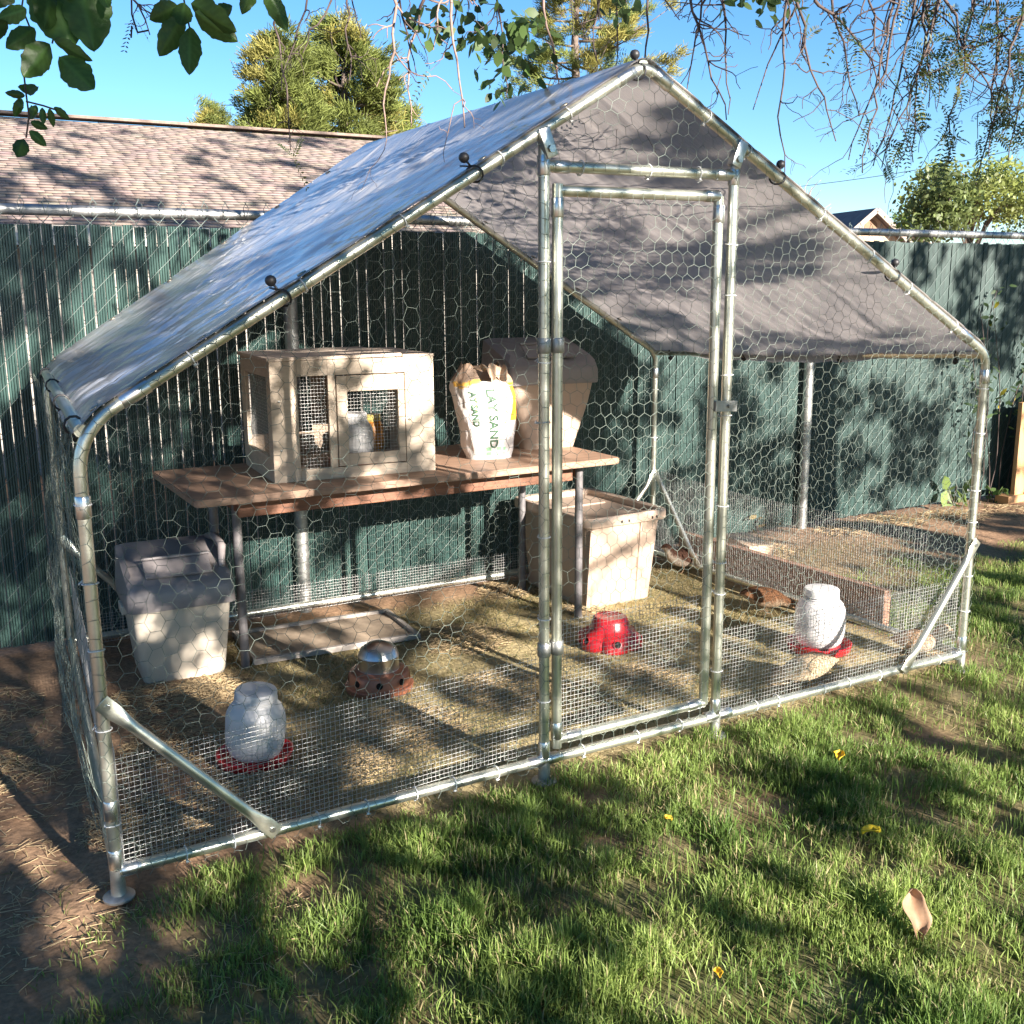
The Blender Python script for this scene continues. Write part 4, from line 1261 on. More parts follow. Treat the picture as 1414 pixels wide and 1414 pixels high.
# ---------------------------------------------------------------- foliage helpers
def leaf_quads(C, size, aspect=.5, flat=.0, col=None, droop=0.0, r=rng, curl=0.15):
    """leaf-shaped six-corner faces with random directions; returns V, F(tri), cols"""
    n = len(C)
    d = r.normal(0, 1, (n, 3)); d[:, 2] = d[:, 2] * (1 - flat) - droop
    d /= np.linalg.norm(d, axis=1)[:, None]
    q = r.normal(0, 1, (n, 3))
    s = np.cross(d, q); s /= np.linalg.norm(s, axis=1)[:, None]
    nn = np.cross(d, s)
    L = (size * r.uniform(.6, 1.25, n))[:, None]
    Wd = L * aspect * .5
    cu = nn * L * curl
    V = np.stack([C, C + d * L * .33 + s * Wd, C + d * L * .33 - s * Wd, C + d * L * .72 + s * Wd * .8 - cu * .5, C + d * L * .72 - s * Wd * .8 - cu * .5, C + d * L - cu], 1)
    F = np.array([[0, 2, 1], [1, 2, 4], [1, 4, 3], [3, 4, 5]])
    F = (F[None] + (np.arange(n) * 6)[:, None, None]).reshape(-1, 3)
    cc = np.repeat(col, 6, 0) if col is not None else None
    return V.reshape(-1, 3), F, cc
LEAF = attr_mat('leaves', .45, trans=.45, spec=.35)
NEEDLE = attr_mat('needles', .6, trans=.30, spec=.25)
BARK = mat('grey_bark', (.13, .10, .08), .9, 0, .3, 9, bump=.6, bscale=40, bdist=.01)
def limb(mb, pts, r0, r1, seg=8):
    mb.tube(pts, np.linspace(r0, r1, len(pts)), seg)
def wander(p, d, L, n, jit, grav=0.0, r=rng):
    P = [np.array(p, float)]
    d = np.array(d, float) / np.linalg.norm(d)
    for i in range(n):
        d = d + r.normal(0, jit, 3) + np.array([0, 0, -grav])
        d /= np.linalg.norm(d)
        P.append(P[-1] + d * L / n)
    return np.array(P)

# ---------------------------------------------------------------- unseen shade tree behind the viewer, crown shaped to place sun and shade
E1 = np.array([math.cos(SUN_AZ), math.sin(SUN_AZ), 0]); E2 = np.cross(SUN, E1)
E2 = E2 if E2[2] > 0 else -E2
def shade_pt(a, b, t):
    return a[:, None] * E1 + b[:, None] * E2 + t[:, None] * SUN
def lit_target(a, b):
    """wanted share of sun at each place; the crown is left open to match"""
    g = lambda ca, cb, sa, sb: np.exp(-((a - ca) / sa) ** 2 - ((b - cb) / sb) ** 2)
    return np.clip(.50 + .46 * g(2.65, .40, 1.0, 1.1) + .06 * sstep(3.2, 5, a) - .40 * (1 - sstep(.3, 1.2, a)) * sstep(-.1, .2, b) - .14 * g(1.35, 1.2, .55, .4) + .4 * g(1.15, -.44, .22, .2) - .30 * (1 - sstep(.8, 1.5, a)) * sstep(.7, 1.0, b) * (1 - sstep(2.6, 3.2, b)) - .02 * sstep(2.4, 4, b) + .26 * g(1.35, 2.1, .6, .4) + .15 * (1 - sstep(-.15, .1, b)) * sstep(-.2, .5, a), .06, .97)
def shade_keep(a, b):
    f = (fbm(a, b, .8, 120, 3) - .5) / .115
    g = (fbm(a, b * 1.1, 4.6, 130, 3) - .5) / .125
    hf = (fbm(a, b * 1.6, 7.5, 140, 2) - .5) / .14
    lo_ = 1 - sstep(-.1, .15, b)
    z = (.42 - .14 * lo_) * f + (.75 - .1 * lo_) * g + (.45 + .25 * lo_) * hf
    L = lit_target(a, b)
    q = np.sign(L - .5) * np.sqrt(-np.log(1 - (2 * L - 1) ** 2 * .999)) * .99      # inverse normal, roughly
    return z > q
st = empty('shade_tree', (.95, -6.9, 0), 0, 'broad leafy tree unseen behind the viewer, its crown shaped to cast the dappled shade', 'tree')
n = 250000
a = rng.uniform(-2.4, 7.6, n); b = rng.uniform(-.9, 6.2, n)
t = 5.2 + rng.normal(0, .35, n)
P = shade_pt(a, b, t)
k = shade_keep(a, b) & (P[:, 2] > .9)
P, a, b = P[k], a[k], b[k]
cl = np.array([.07, .12, .025]) * rng.uniform(.6, 1.4, len(P))[:, None]
V, F, C = leaf_quads(P, .062, .62, col=cl)
o = link('crown', np_mesh('crown', V, F, C), LEAF, None)
o.parent = st; o.matrix_parent_inverse = Matrix.Translation(-Vector(st.location))
mb = MB()
limb(mb, [(0, 0, -.2), (.05, .1, .8), (-.05, .2, 1.7), (.1, .6, 2.8)], .20, .13, 12)
for ex, ey, ez in [(-2.3, 2.2, 2.9), (-.4, 2.4, 4.2), (1.8, 2.2, 5.2), (3.8, 2.0, 4.0), (5.6, 2.2, 3.1), (-1.2, 2.0, 2.0), (3.6, 2.4, 2.3), (.7, 2.6, 3.0)]:
    s0 = np.array([0, .25, 1.6 + .12 * ez])
    pts = [s0 + (np.array([ex, ey, ez]) - s0) * q + np.array([0, 0, .35 * math.sin(q * 3)]) + rng.normal(0, .06, 3) for q in np.linspace(0, 1, 7)]
    limb(mb, pts, .045, .012, 8)
    for kk in range(7):
        q0 = pts[rng.integers(2, 7)]
        limb(mb, wander(q0, rng.normal(0, 1, 3), rng.uniform(.6, 1.4), 5, .3), .014, .003, 5)
mb.build('trunk', BARK, st, smooth=True)

# ---------------------------------------------------------------- drooping branches over the run
TWIG = mat('dark_twig_bark', (.075, .052, .045), .8, 0, .25, 30)
TWIGP = mat('pale_twig_bark', (.25, .17, .14), .8, 0, .2, 30)
lt = empty('drooping_locust_tree', (5.6, -3.6, 0), 0, 'tree with bare drooping twigs and feathery leaves hanging over the peaked cover', 'tree')
def rel(o, root):
    o.parent = root
    o.matrix_parent_inverse = Matrix.Translation(-Vector(root.location))
    return o
rt = np.random.default_rng(42)
LEAFP = []
def strand(u0, v0, u1, v1, dep, r=.0058, side=9, depth=0, pale=0, leafy=0.0, jit=.10):
    """one hanging twig from one point to another at a distance, kinked, with side twigs"""
    A_, B_ = at_d(u0, v0, dep), at_d(u1, v1, dep + rt.normal(0, .12))
    L = np.linalg.norm(B_ - A_)
    n = max(5, int(L / .045))
    q = np.linspace(0, 1, n + 1)[:, None]
    P = A_ + (B_ - A_) * q
    off = np.cumsum(rt.normal(0, jit * L / n * 1.6, (n + 1, 3)), 0)
    off -= q * off[-1] * .6
    P = P + off
    rr = r * (1 - .72 * np.linspace(0, 1, n + 1))
    SA, SB, SR = [P[:-1]], [P[1:]], [(rr[:-1] + rr[1:]) / 2]
    d0 = (B_ - A_) / L
    for k in range(side):
        i = int(rt.integers(1, n))
        dd = d0 * rt.uniform(.1, .9) + rt.normal(0, .55, 3) * np.array([1, .7, .6])
        Q = wander(P[i], dd, L * rt.uniform(.10, .38), 7, .30, .06, rt)
        rs = rr[i] * .72 * np.linspace(1, .45, 8)
        SA.append(Q[:-1]); SB.append(Q[1:]); SR.append((rs[:-1] + rs[1:]) / 2)
        for kk in range(2):
            j = int(rt.integers(1, 7))
            Q2 = wander(Q[j], dd + rt.normal(0, .8, 3), L * rt.uniform(.03, .14), 4, .35, .1, rt)
            r2 = np.full(4, rs[j] * .6)
            SA.append(Q2[:-1]); SB.append(Q2[1:]); SR.append(r2)
            if rt.random() < leafy: LEAFP.append((Q2[-1], Q2[-1] - Q2[0]))
        if rt.random() < leafy: LEAFP.append((Q[-1], Q[-1] - Q[-3]))
        if rt.random() < leafy: LEAFP.append((Q[4], rt.normal(0, 1, 3)))
    V, F = wires(np.concatenate(SA), np.concatenate(SB), np.concatenate(SR), 5)
    rel(link('hanging_twig', np_mesh('hanging_twig', V, F), TWIGP if pale else TWIG, None, smooth=True), lt)
for s_ in [(905, -120, 885, 150, 3.2), (930, -90, 1000, 165, 3.1), (985, -110, 1000, 160, 3.3), (1015, -120, 945, 130, 3.3), (1085, -110, 1084, 232, 3.1),
           (1075, -60, 1150, 200, 3.2), (1125, -80, 1180, 165, 3.3), (1160, -120, 1040, 150, 3.4), (1190, -100, 1220, 120, 3.2), (1120, 0, 1225, 122, 3.2), (1240, -90, 1175, 215, 3.3), (1265, -110, 1195, 235, 3.1),
           (1290, -90, 1210, 225, 3.3), (1320, -100, 1215, 230, 3.2), (1285, -60, 1385, 150, 3.2)]:
    strand(*s_, side=8, leafy=.04)
for s_ in [(1270, -80, 1290, 150, 3.3), (1350, -100, 1310, 190, 3.2), (1372, -80, 1370, 215, 3.3), (1420, -90, 1345, 240, 3.1), (1450, -60, 1400, 230, 3.3), (1470, -20, 1290, 100, 3.2), (1300, -100, 1265, 215, 3.4), (1480, 60, 1380, 190, 3.3)]:
    strand(*s_, side=10, leafy=.55)
for s_ in [(540, -90, 530, 185, 3.1), (620, -80, 645, 175, 3.0), (735, -90, 765, 128, 3.1), (590, -60, 565, 175, 3.2)]:
    strand(*s_, side=5, pale=1, leafy=.03, r=.0062)
for s_ in [(375, -80, 400, 208, 3.2), (440, -90, 385, 130, 3.3), (470, -80, 480, 120, 3.3), (500, -70, 425, 70, 3.2), (520, -80, 575, 110, 3.2), (690, -80, 700, 130, 3.2), (660, -70, 610, 70, 3.3), (790, -80, 800, 70, 3.3), (840, -90, 830, 90, 3.3), (870, -90, 860, 110, 3.2), (175, -60, 205, 45, 2.9)]:
    strand(*s_, side=6, leafy=.05, r=.0048)
# feathery compound leaves: rows of tiny leaflets
Cc, Dd = [], []
V_all, F_all, C_all, nb_ = [], [], [], 0
def compound(P0, d, L, npair, ll, wid, col, r):
    """rachis with paired leaflets; returns arrays"""
    d = d / (np.linalg.norm(d) + 1e-9)
    d = d + np.array([0, 0, -.35]); d /= np.linalg.norm(d)
    s = np.cross(d, r.normal(0, 1, 3)); s /= np.linalg.norm(s)
    nn = np.cross(d, s)
    out = []
    for i in range(npair):
        t = (i + .7) / npair
        base = P0 + d * L * t + np.array([0, 0, -.25 * L * t * t])
        for sg in (-1, 1):
            ax_ = s * sg * .9 + d * .45 + nn * r.normal(0, .12)
            ax_ /= np.linalg.norm(ax_)
            wv = np.cross(ax_, nn)
            l_ = ll * r.uniform(.8, 1.15) * (1 - .35 * abs(t - .5))
            out.append(np.array([base, base + ax_ * l_ * .4 + wv * wid * l_, base + ax_ * l_ * .4 - wv * wid * l_, base + ax_ * l_ * .8 + wv * wid * l_ * .6, base + ax_ * l_ * .8 - wv * wid * l_ * .6, base + ax_ * l_]))
    V = np.concatenate(out)
    F = (np.array([[0, 2, 1], [1, 2, 4], [1, 4, 3], [3, 4, 5]])[None] + (np.arange(len(out)) * 6)[:, None, None]).reshape(-1, 3)
    return V, F, np.tile(col, (len(V), 1))
def gather(items, name, m, root):
    Vs, Fs, Cs, b_ = [], [], [], 0
    for V, F, C in items:
        Vs.append(V); Fs.append(F + b_); Cs.append(C); b_ += len(V)
    return rel(link(name, np_mesh(name, np.concatenate(Vs), np.concatenate(Fs), np.concatenate(Cs)), m, None), root)
items = []
for (p0, d) in LEAFP:
    for kk in range(int(rt.integers(1, 4))):
        c_ = np.array([.045, .075, .025]) if rt.random() < .75 else np.array([.15, .16, .04])
        items.append(compound(p0, d + rt.normal(0, .5, 3), rt.uniform(.05, .10), int(rt.integers(7, 11)), .017, .17, c_ * rt.uniform(.7, 1.3), rt))
gather(items, 'feathery_leaves', LEAF, lt)
# oval leaves on the middle branches
pts = []
for u, v, su, sv, k in [(640, 40, 60, 40, 65), (700, 70, 35, 45, 80), (590, 30, 35, 25, 25), (730, 40, 30, 35, 40), (690, 125, 14, 16, 10), (1040, -5, 40, 18, 30), (1090, 5, 40, 16, 20), (850, 5, 30, 14, 15)]:
    for _ in range(k):
        pts.append(at_d(u + rt.normal(0, su * .6), v + rt.normal(0, sv * .6), 3.2 + rt.normal(0, .12)))
pts = np.array(pts)
lm_ = []
for k in range(5):
    V, F, C = leaf_quads(np.zeros((1, 3)), .042, .62, col=np.array([[.06, .10, .028]]) * (.6 + .22 * k), droop=.9, r=rt)
    me = np_mesh('leaf', V, F, C)
    me.materials.append(LEAF)
    lm_.append(me)
for q in pts[:290]:
    o = rel(link('leaf', lm_[int(rt.integers(0, 5))]), lt)
    o.location = tuple(q)
    o.rotation_euler = (rt.normal(0, .5), rt.normal(0, .5), rt.uniform(0, 6.28))
# limbs and trunk of that tree, out of the frame to the right
mb = MB()
limb(mb, [(0, 0, -.2), (-.05, .1, 1.2), (-.2, .5, 2.3), (-.5, 1.2, 3.2)], .17, .11, 12)
for u, v, dp in [(900, -160, 3.2), (1080, -170, 3.2), (1260, -150, 3.2), (1420, -130, 3.2), (620, -150, 3.1), (430, -140, 3.2), (760, -150, 3.2)]:
    e = at_d(u, v, dp) - np.array([5.6, -3.6, 0])
    s0 = np.array([-.4, 1.0, 2.9])
    limb(mb, [s0 + (e - s0) * q + np.array([0, 0, .35 * math.sin(q * 3.14)]) for q in np.linspace(0, 1, 9)], .045, .009, 8)
mb.build('trunk', BARK, lt, smooth=True)

# big leaflets close by at the upper left
wt_ = empty('walnut_tree', (-3.4, -2.6, 0), 0, 'tree with broad oval leaflets hanging in clusters above the shingled roof', 'tree')
LEAFD = attr_mat('walnut_leaves', .42, trans=.40, spec=.4, bump=.15, bscale=60)
def big_leaf(u0, v0, u1, v1, dep, wid, tw=0.0):
    """one leaflet from base pixel to tip pixel at a real distance, cupped, with midrib fold"""
    a_, b_ = at_d(u0, v0, dep), at_d(u1, v1, dep + rt.normal(0, .02))
    d = b_ - a_; L = np.linalg.norm(d); d /= L
    vw = (a_ - CAM) / np.linalg.norm(a_ - CAM)
    s = np.cross(d, vw); s /= np.linalg.norm(s)
    nn = np.cross(s, d)
    ang = rt.normal(0, .35) + tw
    s, nn = s * math.cos(ang) + nn * math.sin(ang), -s * math.sin(ang) + nn * math.cos(ang)
    N, K = 25, 9
    V, C = [], []
    c0_ = np.array([.050, .105, .022]) * rt.uniform(.75, 1.3)
    ph = rt.uniform(0, 6)
    for i in range(N):
        t_ = i / (N - 1)
        w_ = L * wid * (math.sin(math.pi * min(1, t_ ** .85)) ** .75) * (1 + .05 * math.sin(t_ * 24 + ph) + .03 * math.sin(t_ * 51))
        for j in np.linspace(-1, 1, K):
            wave = .012 * L * math.sin(t_ * 19 + j * 2 + ph) * abs(j)
            V.append(a_ + d * L * t_ + s * w_ * j + nn * (abs(j) * w_ * .34 + wave + L * .16 * (t_ - .5) ** 2))
            vein = 1.5 if abs(j) < .05 else (1.22 if (int(round(t_ * 24 - abs(j) * 5)) % 4 == 0) else 1.0)
            C.append(c0_ * vein)
    F = []
    for i in range(N - 1):
        for j in range(K - 1):
            q = i * K + j
            F += [[q, q + 1, q + K + 1], [q, q + K + 1, q + K]]
    return np.array(V), np.array(F), np.array(C)
items = []
for l_ in [(72, -30, 62, 40, .26), (110, -40, 130, 70, .30), (60, -35, 100, 65, .34), (36, 12, -6, 26, .30), (48, 38, 8, 66, .30), (70, 60, 33, 106, .30), (72, 55, 126, 85, .17), (80, 76, 128, 122, .25), (95, 0, 90, -60, .3),
           (245, 8, 206, 28, .32), (252, 22, 220, 78, .26), (262, 36, 261, 103, .24), (268, 16, 328, 58, .25), (262, 5, 325, 45, .26), (240, -8, 215, -40, .3), (270, -4, 300, -30, .3), (255, 2, 250, 34, .3),
           (352, -28, 334, 20, .24), (366, -20, 398, 44, .20), (140, -12, 150, 10, .3), (20, -30, -10, 10, .3), (300, 20, 322, 8, .3), (10, 30, -20, 60, .3)]:
    items.append(big_leaf(*l_[:4], 1.75, l_[4]))
for l_ in [(34, 132, 6, 128, .2), (30, 136, 20, 162, .24), (22, 138, 32, 148, .3), (58, 148, 60, 172, .2), (68, 150, 74, 176, .2), (74, 148, 96, 165, .22), (40, 155, 54, 158, .3), (42, 168, 66, 178, .25), (40, 180, 64, 202, .24), (33, 190, 25, 216, .24), (50, 145, 45, 160, .3), (38, 118, 42, 134, .3)]:
    items.append(big_leaf(*l_[:4], 1.9, l_[4]))
for V, F, C in items:
    rel(link('leaflet', np_mesh('leaflet', V, F, C), LEAFD, None, smooth=True), wt_)
A, B, R_ = [], [], []
for pl_ in [[(40, -60), (30, 10), (50, 60), (32, 95), (36, 130), (40, 160), (36, 190)], [(250, -60), (254, 0), (262, 40)], [(70, -60), (85, 0), (72, 60)], [(36, 140), (60, 146), (78, 152)], [(350, -60), (358, -20), (366, -18)], [(180, -60), (182, 20), (190, 45), (205, 42)], [(182, 36), (181, 52)]]:
    P = np.array([at_d(u, v, 1.82) for u, v in pl_])
    A.append(P[:-1]); B.append(P[1:])
A, B = np.concatenate(A), np.concatenate(B)
V, F = wires(A, B, .0016, 5)
rel(link('leaf_stalks', np_mesh('leaf_stalks', V, F), TWIG, None), wt_)
mb = MB()
limb(mb, [(0, 0, -.2), (.02, .05, 1.0), (.1, .1, 2.0), (.5, .2, 2.7)], .15, .09, 12)
for u, v in [(60, -70), (250, -70), (350, -70), (180, -75), (40, -65)]:
    e = at_d(u, v, 1.82) - np.array([-3.4, -2.6, 0]); s0 = np.array([.3, .15, 2.4])
    limb(mb, [s0 + (e - s0) * q + np.array([0, 0, .15 * math.sin(q * 3.14)]) for q in np.linspace(0, 1, 8)], .035, .003, 8)
mb.build('trunk', BARK, wt_, smooth=True)

# ---------------------------------------------------------------- neighbour's house
house = empty('neighbour_house', (2.0, 8, 0), 0, 'low house with a brown shingled roof beyond the slatted fence', 'house')
rz_ = at_y(0, 157, 10)[2]
X0, X1, YE, ZE, YR, ZR = -4.5, 7.6, 6.0, 1.86, 10.0, rz_
o_ = np.array([2.0, 8, 0])
sl2 = (ZR - ZE) / (YR - YE)
def quadm(pts, name, m, parent, th=.0):
    return MB().add([np.array(p_) - o_ for p_ in pts], [tuple(range(len(pts)))]).build(name, m, parent)
mb = MB()
V = [(X0, YE, ZE - .03), (X1, YE, ZE - .03), (X1, YR, ZR - .03), (X0, YR, ZR - .03), (X1, 2 * YR - YE, ZE - .03), (X0, 2 * YR - YE, ZE - .03)]
V2 = [(x_, y_, z_ - .10) for x_, y_, z_ in V]
mb.add([np.array(q) - o_ for q in V + V2], [(0, 1, 2, 3), (3, 2, 4, 5), (7, 6, 9, 8), (8, 9, 11, 10), (0, 6, 7, 1), (4, 10, 11, 5), (1, 7, 8, 2), (2, 8, 10, 4), (0, 3, 9, 6), (3, 5, 11, 9)])
roof = mb.build('roof', mat('roof_deck', (.20, .15, .12), .9), house)
cosr = 1 / math.sqrt(1 + sl2 ** 2)
rows = int(math.hypot(YR - YE, ZR - ZE) / .092)
Vs, Fs, Cs = [], [], []
rs_ = np.random.default_rng(3)
cube = np.array([[x_, y_, z_] for x_ in (0, 1) for y_ in (0, 1) for z_ in (0, 1)], float)
cf = np.array([(0, 1, 3, 2), (4, 6, 7, 5), (0, 4, 5, 1), (2, 3, 7, 6), (0, 2, 6, 4), (1, 5, 7, 3)])
nb_ = 0
for r_ in range(rows):
    x_ = X0 + (r_ % 2) * .09 + rs_.uniform(-.02, .02)
    while x_ < X1 - .05:
        w_ = rs_.choice([.10, .125, .15])
        w_ = min(w_, X1 - x_)
        s0 = r_ * .092
        dl = rs_.uniform(0, .012)
        th_ = .005 + .003 * rs_.random()
        q = cube * np.array([w_ - .003, .112, th_]) + np.array([x_, s0 - dl, 0])
        # tilt each tab a touch so that its butt edge stands proud
        zz_ = q[:, 2] + (.008 - .055 * (q[:, 1] - s0))
        y_w = YE + q[:, 1] * cosr - zz_ * sl2 * cosr
        z_w = ZE + q[:, 1] * sl2 * cosr + zz_ * cosr - .025
        Vs.append(np.stack([q[:, 0], y_w, z_w], 1) - o_)
        Fs.append(cf + nb_); nb_ += 8
        cc = np.array([.215, .172, .148]) * rs_.uniform(.84, 1.13) * (1 + rs_.normal(0, .03, 3))
        Cs.append(np.tile(cc, (8, 1)))
        x_ += w_
sh = link('shingles', np_mesh('shingles', np.concatenate(Vs), np.concatenate(Fs), np.concatenate(Cs)), attr_mat('asphalt_shingles', .9, spec=.2, bump=.4, bscale=90, var=.15, vscale=30), roof)
sh['kind'] = 'stuff'
MB().box((X0 / 2 + X1 / 2 - 2, YR - 8, ZR + .008), (X1 - X0, .22, .03), bev=.004).build('ridge_cap', mat('ridge_shingle', (.20, .15, .12), .9, 0, .2, 5, stretch=(3, 1, 1)), roof)
MB().box((X0 / 2 + X1 / 2 - 2, YE - 8 - .012, ZE - .075), (X1 - X0, .02, .14)).build('fascia', mat('cream_paint', (.62, .56, .47), .6), house)
WALL = mat('cream_siding', (.34, .31, .27), .7, 0, .08, 3, bump=.15, bscale=20)
zz_ = 0.0
mb = MB().box((X0 / 2 + X1 / 2 - 2, YE - 8 + .5, .85), (X1 - X0 - .6, .12, 1.75))
mb.build('wall', WALL, house)
for k in range(9):
    MB().box((X0 / 2 + X1 / 2 - 2, YE - 8 + .43, .1 + .19 * k), (X1 - X0 - .6, .02, .18), rot=Matrix.Rotation(math.radians(3), 3, 'X')).build('siding_board', WALL, house)
for sx in (X0 + .36, X1 - .36):
    MB().add([np.array(q) - o_ for q in [(sx, YE + .5, 0), (sx, 2 * YR - YE - .5, 0), (sx, 2 * YR - YE - .5, ZE), (sx, YR, ZR - .15), (sx, YE + .5, ZE)]], [(0, 1, 2, 3, 4)]).build('gable_wall', WALL, house)

# ---------------------------------------------------------------- background houses and line
def far_house(u, v, y, wd, label, roofcol, rz, L, h_over=.0):
    ap = at_y(u, v, y)
    t = empty('far_house', (ap[0], ap[1], 0), rz, label, 'house')
    H = ap[2]; sl_ = .8
    he = H - wd / 2 * sl_
    WM = mat('far_siding', (.46, .33, .22), .8, 0, .2, 2, stretch=(6, 1, 1))
    MB().add([(-wd / 2 + .3, 0, 0), (wd / 2 - .3, 0, 0), (wd / 2 - .3, 0, he), (0, 0, H - .25), (-wd / 2 + .3, 0, he), (-wd / 2 + .3, L, 0), (wd / 2 - .3, L, 0), (wd / 2 - .3, L, he), (0, L, H - .25), (-wd / 2 + .3, L, he)],
             [(0, 1, 2, 3, 4), (5, 9, 8, 7, 6), (0, 4, 9, 5), (1, 6, 7, 2)]).build('wall', WM, t)
    RM = mat('far_roof', roofcol, .9, 0, .2, 3)
    th = .25
    V = []
    for y_ in (-.6, L + .6):
        V += [(-wd / 2, y_, he), (0, y_, H), (wd / 2, y_, he), (-wd / 2, y_, he - th), (0, y_, H - th), (wd / 2, y_, he - th)]
    MB().add(V, [(0, 6, 7, 1), (1, 7, 8, 2), (3, 4, 10, 9), (4, 5, 11, 10), (0, 1, 4, 3), (1, 2, 5, 4), (6, 9, 10, 7), (7, 10, 11, 8), (0, 3, 9, 6), (2, 8, 11, 5)]).build('roof', RM, t)
    FM = mat('far_trim', (.30, .24, .20), .7)
    for sg in (-1, 1):
        MB().box((sg * wd / 4, -.64, (H + he) / 2 - .12), (math.hypot(wd / 2, H - he), .06, .30), rot=Matrix.Rotation(sg * math.atan2(H - he, wd / 2), 3, 'Y')).build('bargeboard', FM, t)
    MB().tube([(0, -.03, H - 1.1), (0, .05, H - 1.1)], .45, 16).build('gable_window', mat('gable_vent', (.22, .12, .06), .7), t)
    return t
far_house(1204, 288, 46, 8.0, 'distant house whose taller wooden gable peeks over the fence', (.13, .12, .13), math.radians(-16), 14)
far_house(1248, 306, 56, 7.0, 'distant house whose low gable tip shows just above the fence rail', (.15, .13, .13), math.radians(-16), 12)
pa, pb = at_y(1100, 258, 40), at_y(1480, 188, 30)
pts = [pa + (pb - pa) * q - np.array([0, 0, .25 * math.sin(q * 3.14)]) for q in np.linspace(0, 1, 12)]
wl = empty('power_line', tuple(pa), 0, 'thin dark overhead cable crossing the blue sky', 'cable')
MB().tube([q - pa for q in pts], .016, 6).build('cable', RUBBER, wl)
pole_p = pb + (pb - pa) * .35
MB().tube([pole_p - pa - np.array([0, 0, pole_p[2] + .3]), pole_p - pa + np.array([0, 0, .6])], .12, 10).build('pole', BARK, wl)
MB().tube([pts[-1] - pa, pole_p - pa], .016, 6).build('cable', RUBBER, wl)

# ---------------------------------------------------------------- background trees
def pine(u, vtop, y, vbase, halfw_px, label, seed, ncl=230, full=True):
    r = np.random.default_rng(seed)
    top = at_y(u, vtop, y)
    sc = np.linalg.norm(top - CAM) / FPX
    Rm = halfw_px * sc
    H = top[2]
    t = empty('pine_tree', (top[0], top[1], 0), 0, label, 'tree')
    mb = MB()
    limb(mb, [(0, 0, -.3), (.05, 0, H * .4), (-.08, .05, H * .75), (0, 0, H * .97)], .20, .03, 10)
    P, D_, C = [], [], []
    zlow = max(.8, H - 2.1 * Rm * 1.6)
    nbo = max(6, ncl // 7)
    for k in range(nbo):
        f = (k + .5) / nbo
        z = zlow + (H - zlow) * f
        Lb = Rm * (.22 + .85 * math.sin(min(1, (1 - f) * 1.15 + .06) * 2.5) ** .8) * r.uniform(.6, 1.12)
        a = k * 2.4 + r.normal(0, .5)
        up_ = r.uniform(.05, .45)
        bq = [np.array([math.cos(a) * Lb * q, math.sin(a) * Lb * q, z + up_ * Lb * q * q - .12 * Lb * q]) for q in np.linspace(0, 1, 6)]
        limb(mb, bq, .035, .008, 5)
        base = np.array([.16, .19, .05]) * r.uniform(.65, 1.25) if r.random() < .7 else np.array([.27, .25, .07])
        for m_ in range(8):
            q = r.uniform(.35, 1.05)
            c = np.array([math.cos(a) * Lb * q, math.sin(a) * Lb * q, z + up_ * Lb * q * q - .12 * Lb * q]) + r.normal(0, .13, 3) + np.array([0, 0, .08])
            n_ = 110
            P.append(c + r.normal(0, .085, (n_, 3)) * np.array([1, 1, .6]))
            D_.append(r.normal(0, .6, (n_, 3)) + np.array([math.cos(a), math.sin(a), .7]))
            C.append(np.tile(base * r.uniform(.8, 1.2), (n_, 1)) * r.uniform(.75, 1.25, (n_, 1)))
    P, D_, C = np.concatenate(P), np.concatenate(D_), np.concatenate(C)
    D_ /= np.linalg.norm(D_, axis=1)[:, None]
    s = np.cross(D_, r.normal(0, 1, D_.shape)); s /= np.linalg.norm(s, axis=1)[:, None]
    L = r.uniform(.10, .20, (len(P), 1))
    V = np.stack([P - s * .006, P + s * .006, P + D_ * L + s * .007, P + D_ * L * 1.1 - s * .006], 1).reshape(-1, 3)
    F = np.arange(len(P) * 4).reshape(-1, 4)
    link('crown', np_mesh('crown', V, F, np.repeat(C, 4, 0)), NEEDLE, t)
    mb.build('trunk', BARK, t, smooth=True)
pine(385, 72, 17, 190, 48, 'sunlit yellow green pine rising beyond the shingled roof', 5, 260)
pine(476, 50, 18, 190, 62, 'dense twin topped pine beside the roof ridge with dark inner boughs', 9, 330)
pine(800, -90, 20, 150, 105, 'tall golden green pine showing behind the peak of the silver cover', 14, 420)
pine(545, 150, 19, 190, 42, 'low pine top just above the end of the roof ridge', 23, 90)
pine(288, 162, 24, 190, 9, 'tiny conifer tip poking above the roof ridge', 31, 40)
